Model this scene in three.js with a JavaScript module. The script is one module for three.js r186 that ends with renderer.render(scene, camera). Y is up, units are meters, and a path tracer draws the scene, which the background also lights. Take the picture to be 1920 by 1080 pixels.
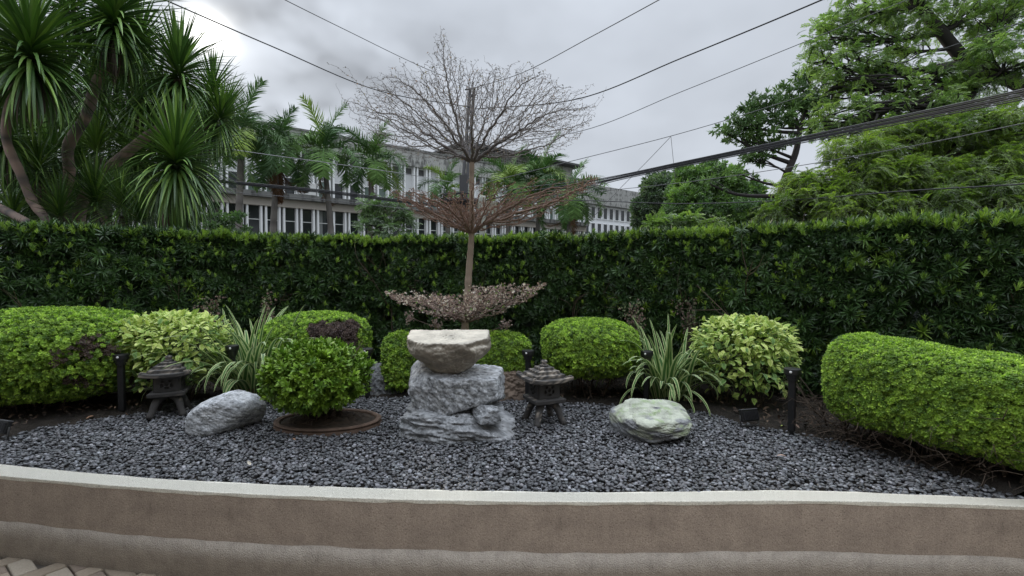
import * as THREE from 'three';
import { mergeGeometries, mergeVertices } from 'three/addons/utils/BufferGeometryUtils.js';
import { RoundedBoxGeometry } from 'three/addons/geometries/RoundedBoxGeometry.js';
import { createNoise3D } from 'simplex-noise';

// ------------------------------------------------------------------ camera, sky, sun, exposure
const EYE = 1.6, BED = 0.44, F = 900, PITCH = -Math.atan(25 / F);
const scene = new THREE.Scene();
const camera = new THREE.PerspectiveCamera(2 * Math.atan(540 / F) * 180 / Math.PI, 16 / 9, 0.05, 900);
camera.position.set(0, EYE, 0);
camera.rotation.x = PITCH;
const renderer = new THREE.WebGLRenderer({ antialias: true });
renderer.toneMapping = THREE.LinearToneMapping;
renderer.toneMappingExposure = 1.4;
renderer.shadowMap.enabled = true;

const SKY_LOW = 0.465, SKY_HIGH = 1.95;   // overcast: brightest overhead, about a third of that near the horizon
const SUN_DIR = new THREE.Vector3(-0.628, 0.50, -1).normalize();
const sun = new THREE.DirectionalLight(0xfff1dc, 1.5);
sun.position.copy(SUN_DIR).multiplyScalar(60);
sun.castShadow = true;
sun.shadow.radius = 26;
sun.shadow.mapSize.set(2048, 2048);
Object.assign(sun.shadow.camera, { left: -40, right: 40, top: 40, bottom: -40, near: 1, far: 160 });
scene.add(sun);

// ------------------------------------------------------------------ small helpers
const V = (x, y, z) => new THREE.Vector3(x, y, z);
const { lerp, clamp, smoothstep } = THREE.MathUtils;
function rngOf(seed) {
  let s = seed >>> 0;
  const r = () => { s = (s + 0x6d2b79f5) >>> 0; let t = Math.imul(s ^ (s >>> 15), 1 | s); t = (t + Math.imul(t ^ (t >>> 7), 61 | t)) ^ t; return ((t ^ (t >>> 14)) >>> 0) / 4294967296; };
  r.in = (a, b) => a + (b - a) * r();
  r.g = () => (r() + r() + r() - 1.5) * 1.15;
  r.pick = (a) => a[Math.floor(r() * a.length) % a.length];
  r.dir = () => { const y = r() * 2 - 1, a = r() * 6.28318, q = Math.sqrt(1 - y * y); return V(q * Math.cos(a), y, q * Math.sin(a)); };
  return r;
}
const N3 = createNoise3D(rngOf(77));
const fbm = (x, y, z, o = 4) => { let s = 0, a = 0.5; for (let i = 0; i < o; i++) { s += a * N3(x, y, z); x = x * 2.03 + 7.1; y = y * 2.03 + 3.7; z = z * 2.03 + 1.3; a *= 0.5; } return s; };
const ridge = (x, y, z, o = 3) => { let s = 0, a = 0.5; for (let i = 0; i < o; i++) { s += a * (1 - Math.abs(N3(x, y, z)) * 2); x = x * 2.1 + 5.1; y = y * 2.1 + 1.7; z = z * 2.1 + 9.3; a *= 0.5; } return s; };

// a place in the garden from a bearing (px), a height line (py) and a distance ahead, measured off the photograph
const CP = Math.cos(PITCH), SP = Math.sin(PITCH);
function ray(px, py) { const a = (px - 960) / F, b = (540 - py) / F; return V(a, b * CP + SP, b * SP - CP); }
function at(px, py, d) { const r = ray(px, py); return r.multiplyScalar(d / -r.z).add(V(0, EYE, 0)); }
function onGround(px, py, h = BED) { const r = ray(px, py); return r.multiplyScalar((h - EYE) / r.y).add(V(0, EYE, 0)); }

const used = new Map();
function numbered(name) { const n = used.get(name) || 0; used.set(name, n + 1); return n ? name + '_' + String(n).padStart(3, '0') : name; }
function tag(o, label, category, group, kind) {
  if (label) o.userData.label = label;
  if (category) o.userData.category = category;
  if (group) o.userData.group = group;
  if (kind) o.userData.kind = kind;
  return o;
}
function thing(name, label, category, pos = [0, 0, 0], turn = 0, group) {
  const o = new THREE.Group(); o.name = numbered(name); o.position.set(...(pos.isVector3 ? pos.toArray() : pos)); o.rotation.y = turn; scene.add(o);
  return tag(o, label, category, group);
}
function mesh(name, geo, mat, parent = scene) {
  const m = new THREE.Mesh(geo, mat); m.name = parent === scene ? numbered(name) : name; m.castShadow = m.receiveShadow = true; parent.add(m); return m;
}
function struct(name, geo, mat) { return tag(mesh(name, geo, mat), null, null, null, 'structure'); }

// geometry builder: positions + vertex colours, indexed, smooth normals
class GB {
  constructor() { this.p = []; this.c = []; this.i = []; this.col = [1, 1, 1]; }
  v(x, y, z, c = this.col) { this.p.push(x, y, z); this.c.push(c[0], c[1], c[2]); return this.p.length / 3 - 1; }
  t(a, b, c) { this.i.push(a, b, c); }
  q(a, b, c, d) { this.i.push(a, b, c, a, c, d); }
  // a leaf: base o, direction Y, face normal Z
  leaf(o, Y, Z, L, W, { n = 2, bend = 0, fold = 0.15, prof = LANCE, col = this.col, edge = null, tw = 0 } = {}) {
    const y = Y.clone().normalize(), z = Z.clone().addScaledVector(y, -Z.dot(y)).normalize(), x = V(0, 0, 0).crossVectors(y, z);
    const pos = o.clone(), d = V(0, 0, 0), nn = V(0, 0, 0), xx = V(0, 0, 0); let prev = null;
    const e = edge || col;
    for (let k = 0; k <= n; k++) {
      const s = k / n, a = bend * s;
      d.copy(y).multiplyScalar(Math.cos(a)).addScaledVector(z, -Math.sin(a));
      nn.copy(z).multiplyScalar(Math.cos(a)).addScaledVector(y, Math.sin(a));
      xx.copy(x); if (tw) { const cs = Math.cos(tw * s), sn = Math.sin(tw * s); xx.multiplyScalar(cs).addScaledVector(nn, sn); }
      const w = prof(s) * W * 0.5; let cur;
      if (w < W * 0.02) { const m = this.v(pos.x, pos.y, pos.z, col); cur = [m, m, m]; }
      else {
        const up = fold * w;
        cur = [this.v(pos.x - xx.x * w + nn.x * up, pos.y - xx.y * w + nn.y * up, pos.z - xx.z * w + nn.z * up, e), this.v(pos.x, pos.y, pos.z, col), this.v(pos.x + xx.x * w + nn.x * up, pos.y + xx.y * w + nn.y * up, pos.z + xx.z * w + nn.z * up, e)];
      }
      if (prev) for (const h of [0, 1]) {
        const [a0, a1, b0, b1] = [prev[h], prev[h + 1], cur[h], cur[h + 1]];
        if (a0 !== a1) this.t(a0, a1, b1 !== b0 ? b1 : b0);
        if (b0 !== b1) this.t(a0, b1, b0);
      }
      prev = cur; pos.addScaledVector(d, L / n);
    }
    return pos;
  }
  // a tapering tube through points
  tube(pts, radii, sides = 6, cols = null, cap = true) {
    const n = pts.length; let prev = null, nx = null;
    for (let k = 0; k < n; k++) {
      const d = V(0, 0, 0).subVectors(pts[Math.min(k + 1, n - 1)], pts[Math.max(k - 1, 0)]).normalize();
      if (!nx) nx = Math.abs(d.y) > 0.9 ? V(1, 0, 0) : V(0, 1, 0);
      nx = nx.clone().addScaledVector(d, -nx.dot(d)).normalize();
      const b = V(0, 0, 0).crossVectors(d, nx), r = Array.isArray(radii) ? radii[k] : radii, cur = [];
      for (let s = 0; s < sides; s++) { const a = s / sides * 6.283185, c = Math.cos(a) * r, e = Math.sin(a) * r; cur.push(this.v(pts[k].x + nx.x * c + b.x * e, pts[k].y + nx.y * c + b.y * e, pts[k].z + nx.z * c + b.z * e, cols ? cols[k] : this.col)); }
      if (prev) for (let s = 0; s < sides; s++) { const e = (s + 1) % sides; this.q(prev[s], prev[e], cur[e], cur[s]); }
      if (cap && (k === 0 || k === n - 1)) { const m = this.v(pts[k].x, pts[k].y, pts[k].z, cols ? cols[k] : this.col); for (let s = 0; s < sides; s++) { const e = (s + 1) % sides; k ? this.t(cur[s], cur[e], m) : this.t(cur[e], cur[s], m); } }
      prev = cur;
    }
  }
  box(x0, y0, z0, x1, y1, z1) {
    for (const [a, b, c, d] of [[[x0, y0, z1], [x1, y0, z1], [x1, y1, z1], [x0, y1, z1]], [[x1, y0, z0], [x0, y0, z0], [x0, y1, z0], [x1, y1, z0]], [[x1, y0, z1], [x1, y0, z0], [x1, y1, z0], [x1, y1, z1]], [[x0, y0, z0], [x0, y0, z1], [x0, y1, z1], [x0, y1, z0]], [[x0, y1, z1], [x1, y1, z1], [x1, y1, z0], [x0, y1, z0]], [[x0, y0, z0], [x1, y0, z0], [x1, y0, z1], [x0, y0, z1]]])
      this.q(this.v(...a), this.v(...b), this.v(...c), this.v(...d));
    return this;
  }
  build() {
    const g = new THREE.BufferGeometry();
    g.setAttribute('position', new THREE.Float32BufferAttribute(this.p, 3));
    g.setAttribute('color', new THREE.Float32BufferAttribute(this.c, 3));
    g.setIndex(this.i); g.computeVertexNormals(); return g;
  }
}
const LANCE = (s) => s >= 1 ? 0 : s <= 0 ? 0.25 : Math.pow(Math.sin(Math.PI * Math.pow(s, 0.8)), 0.8);
const OVATE = (s) => s >= 1 || s <= 0 ? 0 : Math.pow(Math.sin(Math.PI * Math.pow(s, 0.75)), 0.7);
const RHOMB = (s) => s <= 0 || s >= 1 ? 0 : 1;
const STRAP = (s) => s >= 1 ? 0 : Math.min(1, 0.55 + s * 1.6) * Math.pow(1 - s, 0.45);
const BLADE = (s) => s >= 1 ? 0 : Math.min(1, 0.75 + s) * Math.pow(1 - s, 0.6);

const smoothPts = (pts, n) => new THREE.CatmullRomCurve3(pts, false, 'centripetal').getPoints(n);
const tubeGeo = (pts, r, sides = 6, n = 0) => { const g = new GB(); g.tube(n ? smoothPts(pts, n) : pts, r, sides); return g.build(); };
const instQ = new THREE.Quaternion(), instM = new THREE.Matrix4(), instS = V(1, 1, 1), bx = V(0, 0, 0), by = V(0, 0, 0), bz = V(0, 0, 0);
// matrix with local +Y along Y, +Z turned toward Z, uniform or xyz scale
function frame(o, Y, Z, s) {
  by.copy(Y).normalize(); bz.copy(Z).addScaledVector(by, -Z.dot(by)); if (bz.lengthSq() < 1e-6) bz.set(by.y, -by.x, 0.01); bz.normalize(); bx.crossVectors(by, bz);
  const m = new THREE.Matrix4().makeBasis(bx, by, bz); m.scale(typeof s === 'number' ? instS.set(s, s, s) : s); m.setPosition(o); return m;
}
function instances(name, geos, mat, list, parent, kind = 'stuff') {   // list: [{m, c, g}] - one InstancedMesh per geometry variant would split the part, so variants share one merged look
  const per = geos.map(() => []);
  list.forEach((e, k) => per[(e.g ?? k) % geos.length].push(e));
  const made = [];
  per.forEach((l, gi) => {
    if (!l.length) return;
    const im = new THREE.InstancedMesh(geos[gi], mat, l.length); im.name = parent === scene ? numbered(name) : name;
    l.forEach((e, k) => { im.setMatrixAt(k, e.m); im.setColorAt(k, e.c || WHITE); });
    im.castShadow = im.receiveShadow = true; im.userData.kind = kind; parent.add(im); made.push(im);
  });
  return made;
}
const WHITE = new THREE.Color(1, 1, 1);
const C = (r, g, b) => new THREE.Color(r, g, b);
const mixC = (a, b, t) => a.clone().lerp(b, clamp(t, 0, 1));

// ------------------------------------------------------------------ textures (grain and stains only)
function noiseTex(size, f, srgb = true) {   // f(x, y) in 0..1 tiling is not needed: repeats are kept larger than the view
  const d = new Uint8Array(size * size * 4);
  for (let y = 0; y < size; y++) for (let x = 0; x < size; x++) { const c = f(x / size, y / size), o = (y * size + x) * 4; for (let k = 0; k < 3; k++) d[o + k] = clamp(Array.isArray(c) ? c[k] : c, 0, 1) * 255; d[o + 3] = 255; }
  const t = new THREE.DataTexture(d, size, size); t.wrapS = t.wrapT = THREE.MirroredRepeatWrapping; t.magFilter = t.minFilter = THREE.LinearFilter; if (srgb) t.colorSpace = THREE.SRGBColorSpace; t.needsUpdate = true; return t;
}
const plasterBump = noiseTex(512, (u, v) => 0.5 + 0.3 * fbm(u * 60, v * 60, 1, 3) + 0.35 * fbm(u * 150, v * 150, 5, 2), false);
const plasterTint = noiseTex(512, (u, v) => { const n = 0.93 + 0.06 * fbm(u * 7, v * 7, 2, 4) + 0.12 * fbm(u * 90, v * 90, 8, 2) - 0.45 * Math.pow(clamp(N3(u * 70, v * 70, 4) - 0.55, 0, 1), 1); return [n, n * 0.995, n * 0.985]; });
const wallTint = noiseTex(768, (u, v) => { const n = 0.93 + 0.09 * fbm(u * 5, v * 7, 2, 4) + 0.03 * fbm(u * 26, v * 6, 6, 3) + 0.12 * fbm(u * 120, v * 120, 8, 2) - 0.6 * clamp(N3(u * 100, v * 100, 4) - 0.52, 0, 1) - 0.035 * smoothstep(fbm(u * 9, v * 4, 31, 3), 0.15, 0.6); return [n, n * 0.99, n * 0.975]; });
const weatherTint = noiseTex(512, (u, v) => { const s = clamp(fbm(u * 9, v * 1.6, 12, 4) * 1.3 + fbm(u * 24, v * 5, 3, 3) * 0.6, 0, 1); const n = 0.95 + 0.12 * fbm(u * 20, v * 20, 2, 3) - 0.50 * s; return [n, n, n * 0.98]; });
const rep = (t, x, y) => { const c = t.clone(); c.repeat.set(x, y); c.needsUpdate = true; return c; };

const std = (c, roughness = 0.8, o = {}) => new THREE.MeshStandardMaterial({ color: c, roughness, ...o });
const vcol = (roughness = 0.85, o = {}) => new THREE.MeshStandardMaterial({ color: 0xffffff, vertexColors: true, roughness, ...o });
const leafMat = (transmission = 0.35, o = {}) => new THREE.MeshPhysicalMaterial({ color: 0xffffff, vertexColors: true, roughness: 0.95, transmission, thickness: 0, side: THREE.DoubleSide, ...o });
const M = {
  glossLeaf: new THREE.MeshStandardMaterial({ color: 0xffffff, vertexColors: true, roughness: 0.42, side: THREE.DoubleSide }),
  satinLeaf: new THREE.MeshStandardMaterial({ color: 0xffffff, vertexColors: true, roughness: 0.55, side: THREE.DoubleSide }),
  softLeaf: leafMat(0.3), clearLeaf: leafMat(0.5),
  bark: vcol(0.9), rock: vcol(0.82), twig: vcol(0.9),
  blackPlastic: std(C(0.012, 0.012, 0.013), 0.45), darkClear: std(C(0.03, 0.03, 0.03), 0.2), whiteDot: std(C(0.8, 0.8, 0.8), 0.3),
  wire: std(C(0.02, 0.02, 0.022), 0.6), wireGrey: std(C(0.10, 0.10, 0.105), 0.6),
};

// ------------------------------------------------------------------ sky: overcast, veiled sun, computed air and clouds
{
  const W = 1024, H = 512, d = new Float32Array(W * H * 4);
  for (let r = 0; r < H; r++) {
    const el = ((r + 0.5) / H - 0.5) * Math.PI, y = Math.sin(el), ch = Math.cos(el);
    for (let c = 0; c < W; c++) {
      const az = ((c + 0.5) / W - 0.5) * 2 * Math.PI, x = Math.cos(az) * ch, z = Math.sin(az) * ch, o = (r * W + c) * 4;
      const yy = Math.max(y, 0), k = 1 / (yy + 0.28), px = x * k, pz = z * k;
      const big = fbm(px * 1.1 + 3, pz * 1.1, 4.2, 5), small = fbm(px * 3.4, pz * 3.4, 9.7, 4), streak = fbm(px * 2 + small, pz * 5, 2.2, 3);
      const cos = x * SUN_DIR.x + y * SUN_DIR.y + z * SUN_DIR.z, ang = Math.acos(clamp(cos, -1, 1)) * 180 / Math.PI;
      const near = Math.exp(-((ang / 20) ** 2));
      const low = Math.exp(-yy * 9);
      let L = SKY_LOW + (SKY_HIGH - SKY_LOW) * smoothstep(yy, 0.42, 1.0);
      L *= (1 + 0.17 * low) * (1 + 0.13 * big + 0.07 * small + near * (0.42 * big + 0.40 * small + 0.25 * streak - 0.17));
      const brk = clamp(0.75 + small * 0.9 + big * 0.5, 0.2, 1.25);
      const glow = 2.6 * Math.exp(-((ang / 1.5) ** 2)) * brk + 0.20 * Math.exp(-((ang / 3.4) ** 2)) * brk + 0.06 * Math.exp(-((ang / 12) ** 2));
      let R = L * lerp(0.925, 0.96, low), G = L * lerp(0.985, 1.0, low), B = L * lerp(1.085, 1.05, low);
      R *= 0.985; B *= 1.015; R += glow * 1.0; G += glow * 0.97; B += glow * 0.90;
      if (y < 0) { const f = 0.35; R *= f; G *= f; B *= f; }
      d[o] = R; d[o + 1] = G; d[o + 2] = B; d[o + 3] = 1;
    }
  }
  const t = new THREE.DataTexture(d, W, H, THREE.RGBAFormat, THREE.FloatType);
  t.mapping = THREE.EquirectangularReflectionMapping; t.magFilter = t.minFilter = THREE.LinearFilter; t.wrapS = THREE.RepeatWrapping; t.needsUpdate = true;
  scene.background = t; scene.environment = t;
}
// ------------------------------------------------------------------ ground and paving
{
  const g = new THREE.PlaneGeometry(700, 700, 1, 1); g.rotateX(-Math.PI / 2); g.translate(0, -0.07, 0);
  const a = g.attributes.uv; for (let i = 0; i < a.count; i++) a.setXY(i, a.getX(i) * 120, a.getY(i) * 120);
  struct('ground', g, std(C(0.085, 0.085, 0.075), 0.95, { map: plasterTint }));
}
// the planter wall in plan: front line of its cap, from bearings along the photograph
const capFront = smoothPts([V(-7.2, 0, -3.55), V(-4.2, 0, -2.98), V(-2.915, 0, -2.733), V(-1.82, 0, -2.559), V(-0.878, 0, -2.468), V(0, 0, -2.428), V(0.864, 0, -2.425), V(1.445, 0, -2.436), V(2.53, 0, -2.375), V(3.6, 0, -2.25), V(5.4, 0, -1.9)], 160);
const capBack = smoothPts([V(-7.2, 0, -3.74), V(-4.2, 0, -3.16), V(-3.10, 0, -2.908), V(-1.92, 0, -2.698), V(-0.925, 0, -2.603), V(0, 0, -2.549), V(0.905, 0, -2.546), V(1.52, 0, -2.562), V(2.62, 0, -2.462), V(3.7, 0, -2.35), V(5.5, 0, -2.02)], 160);
{
  const pav = tag(new THREE.Group(), null, null, null, 'structure'); pav.name = 'pavement'; pav.position.y = -0.028; scene.add(pav);
  const base = new THREE.PlaneGeometry(30, 12); base.rotateX(-Math.PI / 2); base.translate(0, -0.012, 1.2); 
  mesh('joint_bed', base, std(C(0.10, 0.088, 0.075), 0.95, { map: plasterTint }), pav);
  const bricks = [0, 1, 2, 3].map((k) => { const g = new RoundedBoxGeometry(0.196, 0.05, 0.094, 1, 0.009); return g; });
  const r = rngOf(5), mats = [C(0.36, 0.30, 0.23), C(0.43, 0.36, 0.28), C(0.31, 0.25, 0.20), C(0.48, 0.42, 0.34)].map((c) => std(c, 0.9, { map: plasterTint, bumpMap: plasterBump, bumpScale: 0.002 }));
  const rest = [];
  const turn = 0.62, cs = Math.cos(turn), sn = Math.sin(turn);
  for (let i = -46; i < 46; i++) for (let j = -46; j < 46; j++) {
    // herringbone: pairs of a lengthwise and a crosswise brick stepping along the diagonal
    for (const k of [0, 1]) {
      const X = i * 0.1 + j * 0.2 + (k ? 0.25 : 0.1), Z = i * 0.1 - j * 0.2 + (k ? 0 : 0.05);
      const px = X * cs - Z * sn, pz = X * sn + Z * cs - 1.6;
      if (px < -4.4 || px > 4.4 || pz < -3.1 || pz > 0.4) continue;
      const front = -2.43 - Math.max(0, -px - 0.6) * 0.115;
      if (pz < front - 0.04) continue;
      const m = new THREE.Matrix4().makeRotationY(-turn + (k ? Math.PI / 2 : 0) + r.g() * 0.012); m.setPosition(px, -0.013 + r.g() * 0.0018, pz);
      if (px < -1.2 && px > -3.0 && pz < -2.05) { const b = mesh('brick', bricks[0], mats[Math.floor(r() * 4)], pav); b.applyMatrix4(m); }
      else rest.push({ m, c: mixC(C(0.32, 0.26, 0.21), C(0.46, 0.40, 0.32), r()) });
    }
  }
  instances('brick', [bricks[0]], std(C(1, 1, 1), 0.9, { map: plasterTint }), rest, pav);
}
// ------------------------------------------------------------------ planter wall: white cap, brown plaster face, rough bullnose plinth
{
  const t = thing('planter_wall', 'low curved brown plaster planter wall with white painted top across the foreground', 'planter wall');
  const rows = (prof, uvScale, wob) => {           // prof: [out, y] pairs; out measured toward the viewer from the cap front
    const p = [], uv = [], idx = []; const n = capFront.length; let s = 0;
    for (let k = 0; k < n; k++) {
      const f = capFront[k], b = capBack[k], o = V(f.x - b.x, 0, f.z - b.z).normalize();
      if (k) s += f.distanceTo(capFront[k - 1]);
      let v = 0;
      prof.forEach(([out, y], j) => {
        if (j) v += Math.hypot(out - prof[j - 1][0], y - prof[j - 1][1]);
        const w = wob ? wob(s, j) : [0, 0], base = out <= -9 ? b : f, oo = out <= -9 ? out + 10 : out;
        p.push(base.x + o.x * (oo + w[0]), y + w[1], base.z + o.z * (oo + w[0])); uv.push(s * uvScale, v * uvScale);
      });
    }
    const m = prof.length;
    for (let k = 0; k < n - 1; k++) for (let j = 0; j < m - 1; j++) { const a = k * m + j, c = a + m; idx.push(a, a + 1, c + 1, a, c + 1, c); }
    const g = new THREE.BufferGeometry(); g.setAttribute('position', new THREE.Float32BufferAttribute(p, 3)); g.setAttribute('uv', new THREE.Float32BufferAttribute(uv, 2)); g.setIndex(idx); g.computeVertexNormals(); return g;
  };
  const wav = (s, a) => a * (N3(s * 3.1, 1, 2) + 0.5 * N3(s * 9, 4, 2));
  // out -10 is the back line of the cap
  mesh('cap', rows([[-10.0, BED - 0.09], [-10.0, BED - 0.008], [-9.992, BED - 0.002], [-9.98, BED], [-0.005, BED], [-0.0015, BED - 0.0015], [0, BED - 0.006], [0.0005, BED - 0.019]], 1.2,
    (s, j) => j === 7 ? [0, wav(s, 0.0035)] : j < 3 ? [wav(s + 9, 0.006), 0] : [wav(s, 0.0015), wav(s + 40, 0.0015)]), std(C(0.86, 0.835, 0.735), 0.85, { map: plasterTint, bumpMap: plasterBump, bumpScale: 0.004 }), t);
  mesh('wall_face', rows([[-0.001, BED - 0.018], [-0.001, 0.30], [-0.002, 0.14]], 0.9), std(C(0.495, 0.42, 0.36), 0.92, { map: wallTint, bumpMap: plasterBump, bumpScale: 0.003 }), t);
  mesh('plinth', rows([[-0.003, 0.174], [0.008, 0.171], [0.026, 0.163], [0.042, 0.148], [0.052, 0.126], [0.055, 0.098], [0.051, 0.05], [0.036, -0.06]], 1.4, (s, j) => [j ? wav(s * 0.8, 0.004) : 0, j < 4 ? wav(s * 0.7 + 20, 0.006) : 0]),
    std(C(0.48, 0.43, 0.375), 0.95, { map: wallTint, bumpMap: plasterBump, bumpScale: 0.008 }), t);
}
// ------------------------------------------------------------------ bed: soil sheet, black pebbles
const gravelEdge = smoothPts([V(-7.5, 0, -3.75), V(-4.6, 0, -3.62), onGround(0, 818), onGround(75, 800), onGround(170, 784), onGround(262, 772), onGround(330, 752), onGround(420, 744), onGround(560, 740), onGround(690, 743), onGround(760, 742), onGround(900, 742), onGround(1040, 752), onGround(1150, 757), onGround(1270, 762), onGround(1330, 772), onGround(1420, 797), onGround(1515, 812), onGround(1640, 843), onGround(1760, 876), onGround(1920, 930), V(3.4, 0, -2.1)].map((p) => V(p.x, 0, p.z)), 120);
function inGravel(x, z) {                            // between the cap's back line and the gravel's far edge
  const yOn = (line) => { for (let k = 0; k < line.length - 1; k++) { const a = line[k], b = line[k + 1]; if ((a.x <= x && b.x > x) || (b.x <= x && a.x > x)) return lerp(a.z, b.z, (x - a.x) / (b.x - a.x)); } return null; };
  const f = yOn(capBack), b = yOn(gravelEdge);
  return f !== null && b !== null && z < f - 0.004 && z > b;
}
const lineZ = (line, x) => { for (let k = 0; k < line.length - 1; k++) { const a = line[k], b = line[k + 1]; if (a.x <= x && b.x > x) return lerp(a.z, b.z, (x - a.x) / (b.x - a.x)); } return -99; };
const hedgePath = smoothPts([V(-8.6, 0, -2.6), V(-6.6, 0, -3.9), V(-4.9, 0, -4.75), V(-3.85, 0, -5.55), V(-2.6, 0, -6.2), V(-0.4, 0, -6.25), V(1.0, 0, -5.95), V(2.1, 0, -5.25), V(3.1, 0, -4.45), V(4.2, 0, -3.75), V(5.8, 0, -2.9), V(7.6, 0, -1.9)], 200);
{
  const g = new GB(), r = rngOf(9), nx = 150, nz = 60, grid = [];
  for (let i = 0; i <= nx; i++) for (let j = 0; j <= nz; j++) {
    const x = lerp(-8.5, 7.5, i / nx), z = lerp(-7.4, -1.85, j / nz), h = z > lineZ(gravelEdge, x) ? -0.03 : 0.012 + 0.028 * fbm(x * 2.2, z * 2.2, 3, 4);
    const n = clamp(0.5 + fbm(x * 6, z * 6, 7, 3), 0, 1), c = [lerp(0.020, 0.050, n), lerp(0.016, 0.038, n), lerp(0.012, 0.028, n)];
    const f = capBack.reduce((m, p) => Math.abs(p.x - x) < Math.abs(m.x - x) ? p : m, capBack[0]);
    grid.push(z > f.z + 0.02 ? -1 : g.v(x, BED + h, Math.min(z, f.z + 0.001), c));
  }
  for (let i = 0; i < nx; i++) for (let j = 0; j < nz; j++) { const a = grid[i * (nz + 1) + j], b = grid[i * (nz + 1) + j + 1], c = grid[(i + 1) * (nz + 1) + j + 1], d = grid[(i + 1) * (nz + 1) + j]; if (Math.min(a, b, c, d) >= 0) g.q(a, b, c, d); }
  const sg = g.build(), sp = sg.attributes.position, su = []; for (let i = 0; i < sp.count; i++) su.push(sp.getX(i) * 1.3, sp.getZ(i) * 1.3); sg.setAttribute('uv', new THREE.Float32BufferAttribute(su, 2));
  struct('soil', sg, vcol(0.97, { bumpMap: plasterBump, bumpScale: 0.02, map: plasterTint }));
}
{
  const r = rngOf(21), geos = [];
  for (let k = 0; k < 6; k++) {
    const g = mergeVertices(new THREE.IcosahedronGeometry(1, 2).deleteAttribute('uv').deleteAttribute('normal')), p = g.attributes.position, sx = r.in(0.85, 1.25), sy = r.in(0.42, 0.68), sz = r.in(0.68, 0.92), o = r() * 50;
    for (let i = 0; i < p.count; i++) { const x = p.getX(i), y = p.getY(i), z = p.getZ(i), n = 1 + 0.20 * N3(x * 0.9 + o, y * 0.9, z * 0.9) + 0.06 * N3(x * 2.1, y * 2.1 + o, z * 2.1); p.setXYZ(i, x * sx * n, y * sy * n, z * sz * n); }
    g.computeVertexNormals(); geos.push(g);
  }
  const list = [], place = (x, z, s, y) => {
    const q = new THREE.Quaternion().setFromEuler(new THREE.Euler(r.g() * 0.45, r() * 6.28, r.g() * 0.45));
    const m = new THREE.Matrix4().compose(V(x, y, z), q, V(s, s, s));
    const t = r(), v = t < 0.76 ? r.in(0.030, 0.135) : t < 0.96 ? r.in(0.135, 0.23) : r.in(0.20, 0.36);
    list.push({ m, c: C(v * r.in(0.94, 1.03), v, v * r.in(1.02, 1.10)), g: list.length });
  };
  const step = 0.0196;
  for (let x = -5.2; x < 3.6; x += step) for (let z = -4.75; z < -2.2; z += step) {
    const X = x + r.g() * 0.010, Z = z + r.g() * 0.010;
    if (!inGravel(X, Z + (X < 1.5 ? 0.03 * N3(X * 5, 1, 1) : 0))) continue;
    const a = Math.abs(X / Z); if (a > 1.32) continue;
    const hump = 0.012 * fbm(X * 1.4, Z * 1.4, 4, 2);
    place(X, Z, r.in(0.0078, 0.0160), BED - 0.014 + hump + r.in(-0.012, 0.010));
  }
  const im = instances('gravel', geos, std(C(1, 1, 1), 0.40), list, tag(Object.assign(new THREE.Group(), { name: 'gravel' }), 'bed of smooth dark grey pebbles between the planter wall and the bushes', 'gravel', null, 'stuff'));
  scene.add(im[0].parent);
}
// ------------------------------------------------------------------ boundary wall behind the hedge
{
  const t = thing('boundary_wall', 'grey concrete boundary wall glimpsed through gaps in the tall hedge', 'wall');
  const g = new GB(); let prev = null;
  hedgePath.forEach((p, k) => {
    const q = hedgePath[Math.min(k + 1, hedgePath.length - 1)], b = hedgePath[Math.max(k - 1, 0)], d = V(q.x - b.x, 0, q.z - b.z).normalize(), n = V(d.z, 0, -d.x);   // away from the garden
    const A = p.clone().addScaledVector(n, 0.36), B = p.clone().addScaledVector(n, 0.50), H = 1.72;
    const cur = [g.v(A.x, -0.1, A.z), g.v(A.x, H, A.z), g.v(A.x, H, A.z), g.v(B.x, H, B.z), g.v(B.x, H, B.z), g.v(B.x, -0.1, B.z)];
    if (prev) for (const j of [0, 2, 4]) g.q(prev[j], cur[j], cur[j + 1], prev[j + 1]);
    prev = cur;
  });
  mesh('wall_panel', g.build(), std(C(0.30, 0.30, 0.32), 0.9), t);
}
// ------------------------------------------------------------------ school-like building beyond the hedge
const buildingWhite = std(C(0.80, 0.81, 0.80), 0.8), panelWhite = std(C(0.66, 0.67, 0.67), 0.7), glassDark = std(C(0.02, 0.024, 0.026), 0.12), glassGreen = std(C(0.11, 0.155, 0.13), 0.18), louvre = std(C(0.10, 0.10, 0.10), 0.6);
const concrete = (s) => std(C(s, s, s * 0.98), 0.9, { map: rep(weatherTint, 0.22, 0.5) });
const uvBox = (x0, y0, z0, x1, y1, z1) => {      // box with uv in metres
  const g = new THREE.BoxGeometry(x1 - x0, y1 - y0, z1 - z0), p = g.attributes.position, n = g.attributes.normal, u = g.attributes.uv;
  g.translate((x0 + x1) / 2, (y0 + y1) / 2, (z0 + z1) / 2);
  for (let i = 0; i < p.count; i++) { const ax = Math.abs(n.getX(i)) > 0.5, ay = Math.abs(n.getY(i)) > 0.5; u.setXY(i, ax ? p.getZ(i) : p.getX(i), ay ? p.getZ(i) : p.getY(i)); }
  return g;
};
const TURN = 0.671;
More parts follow.
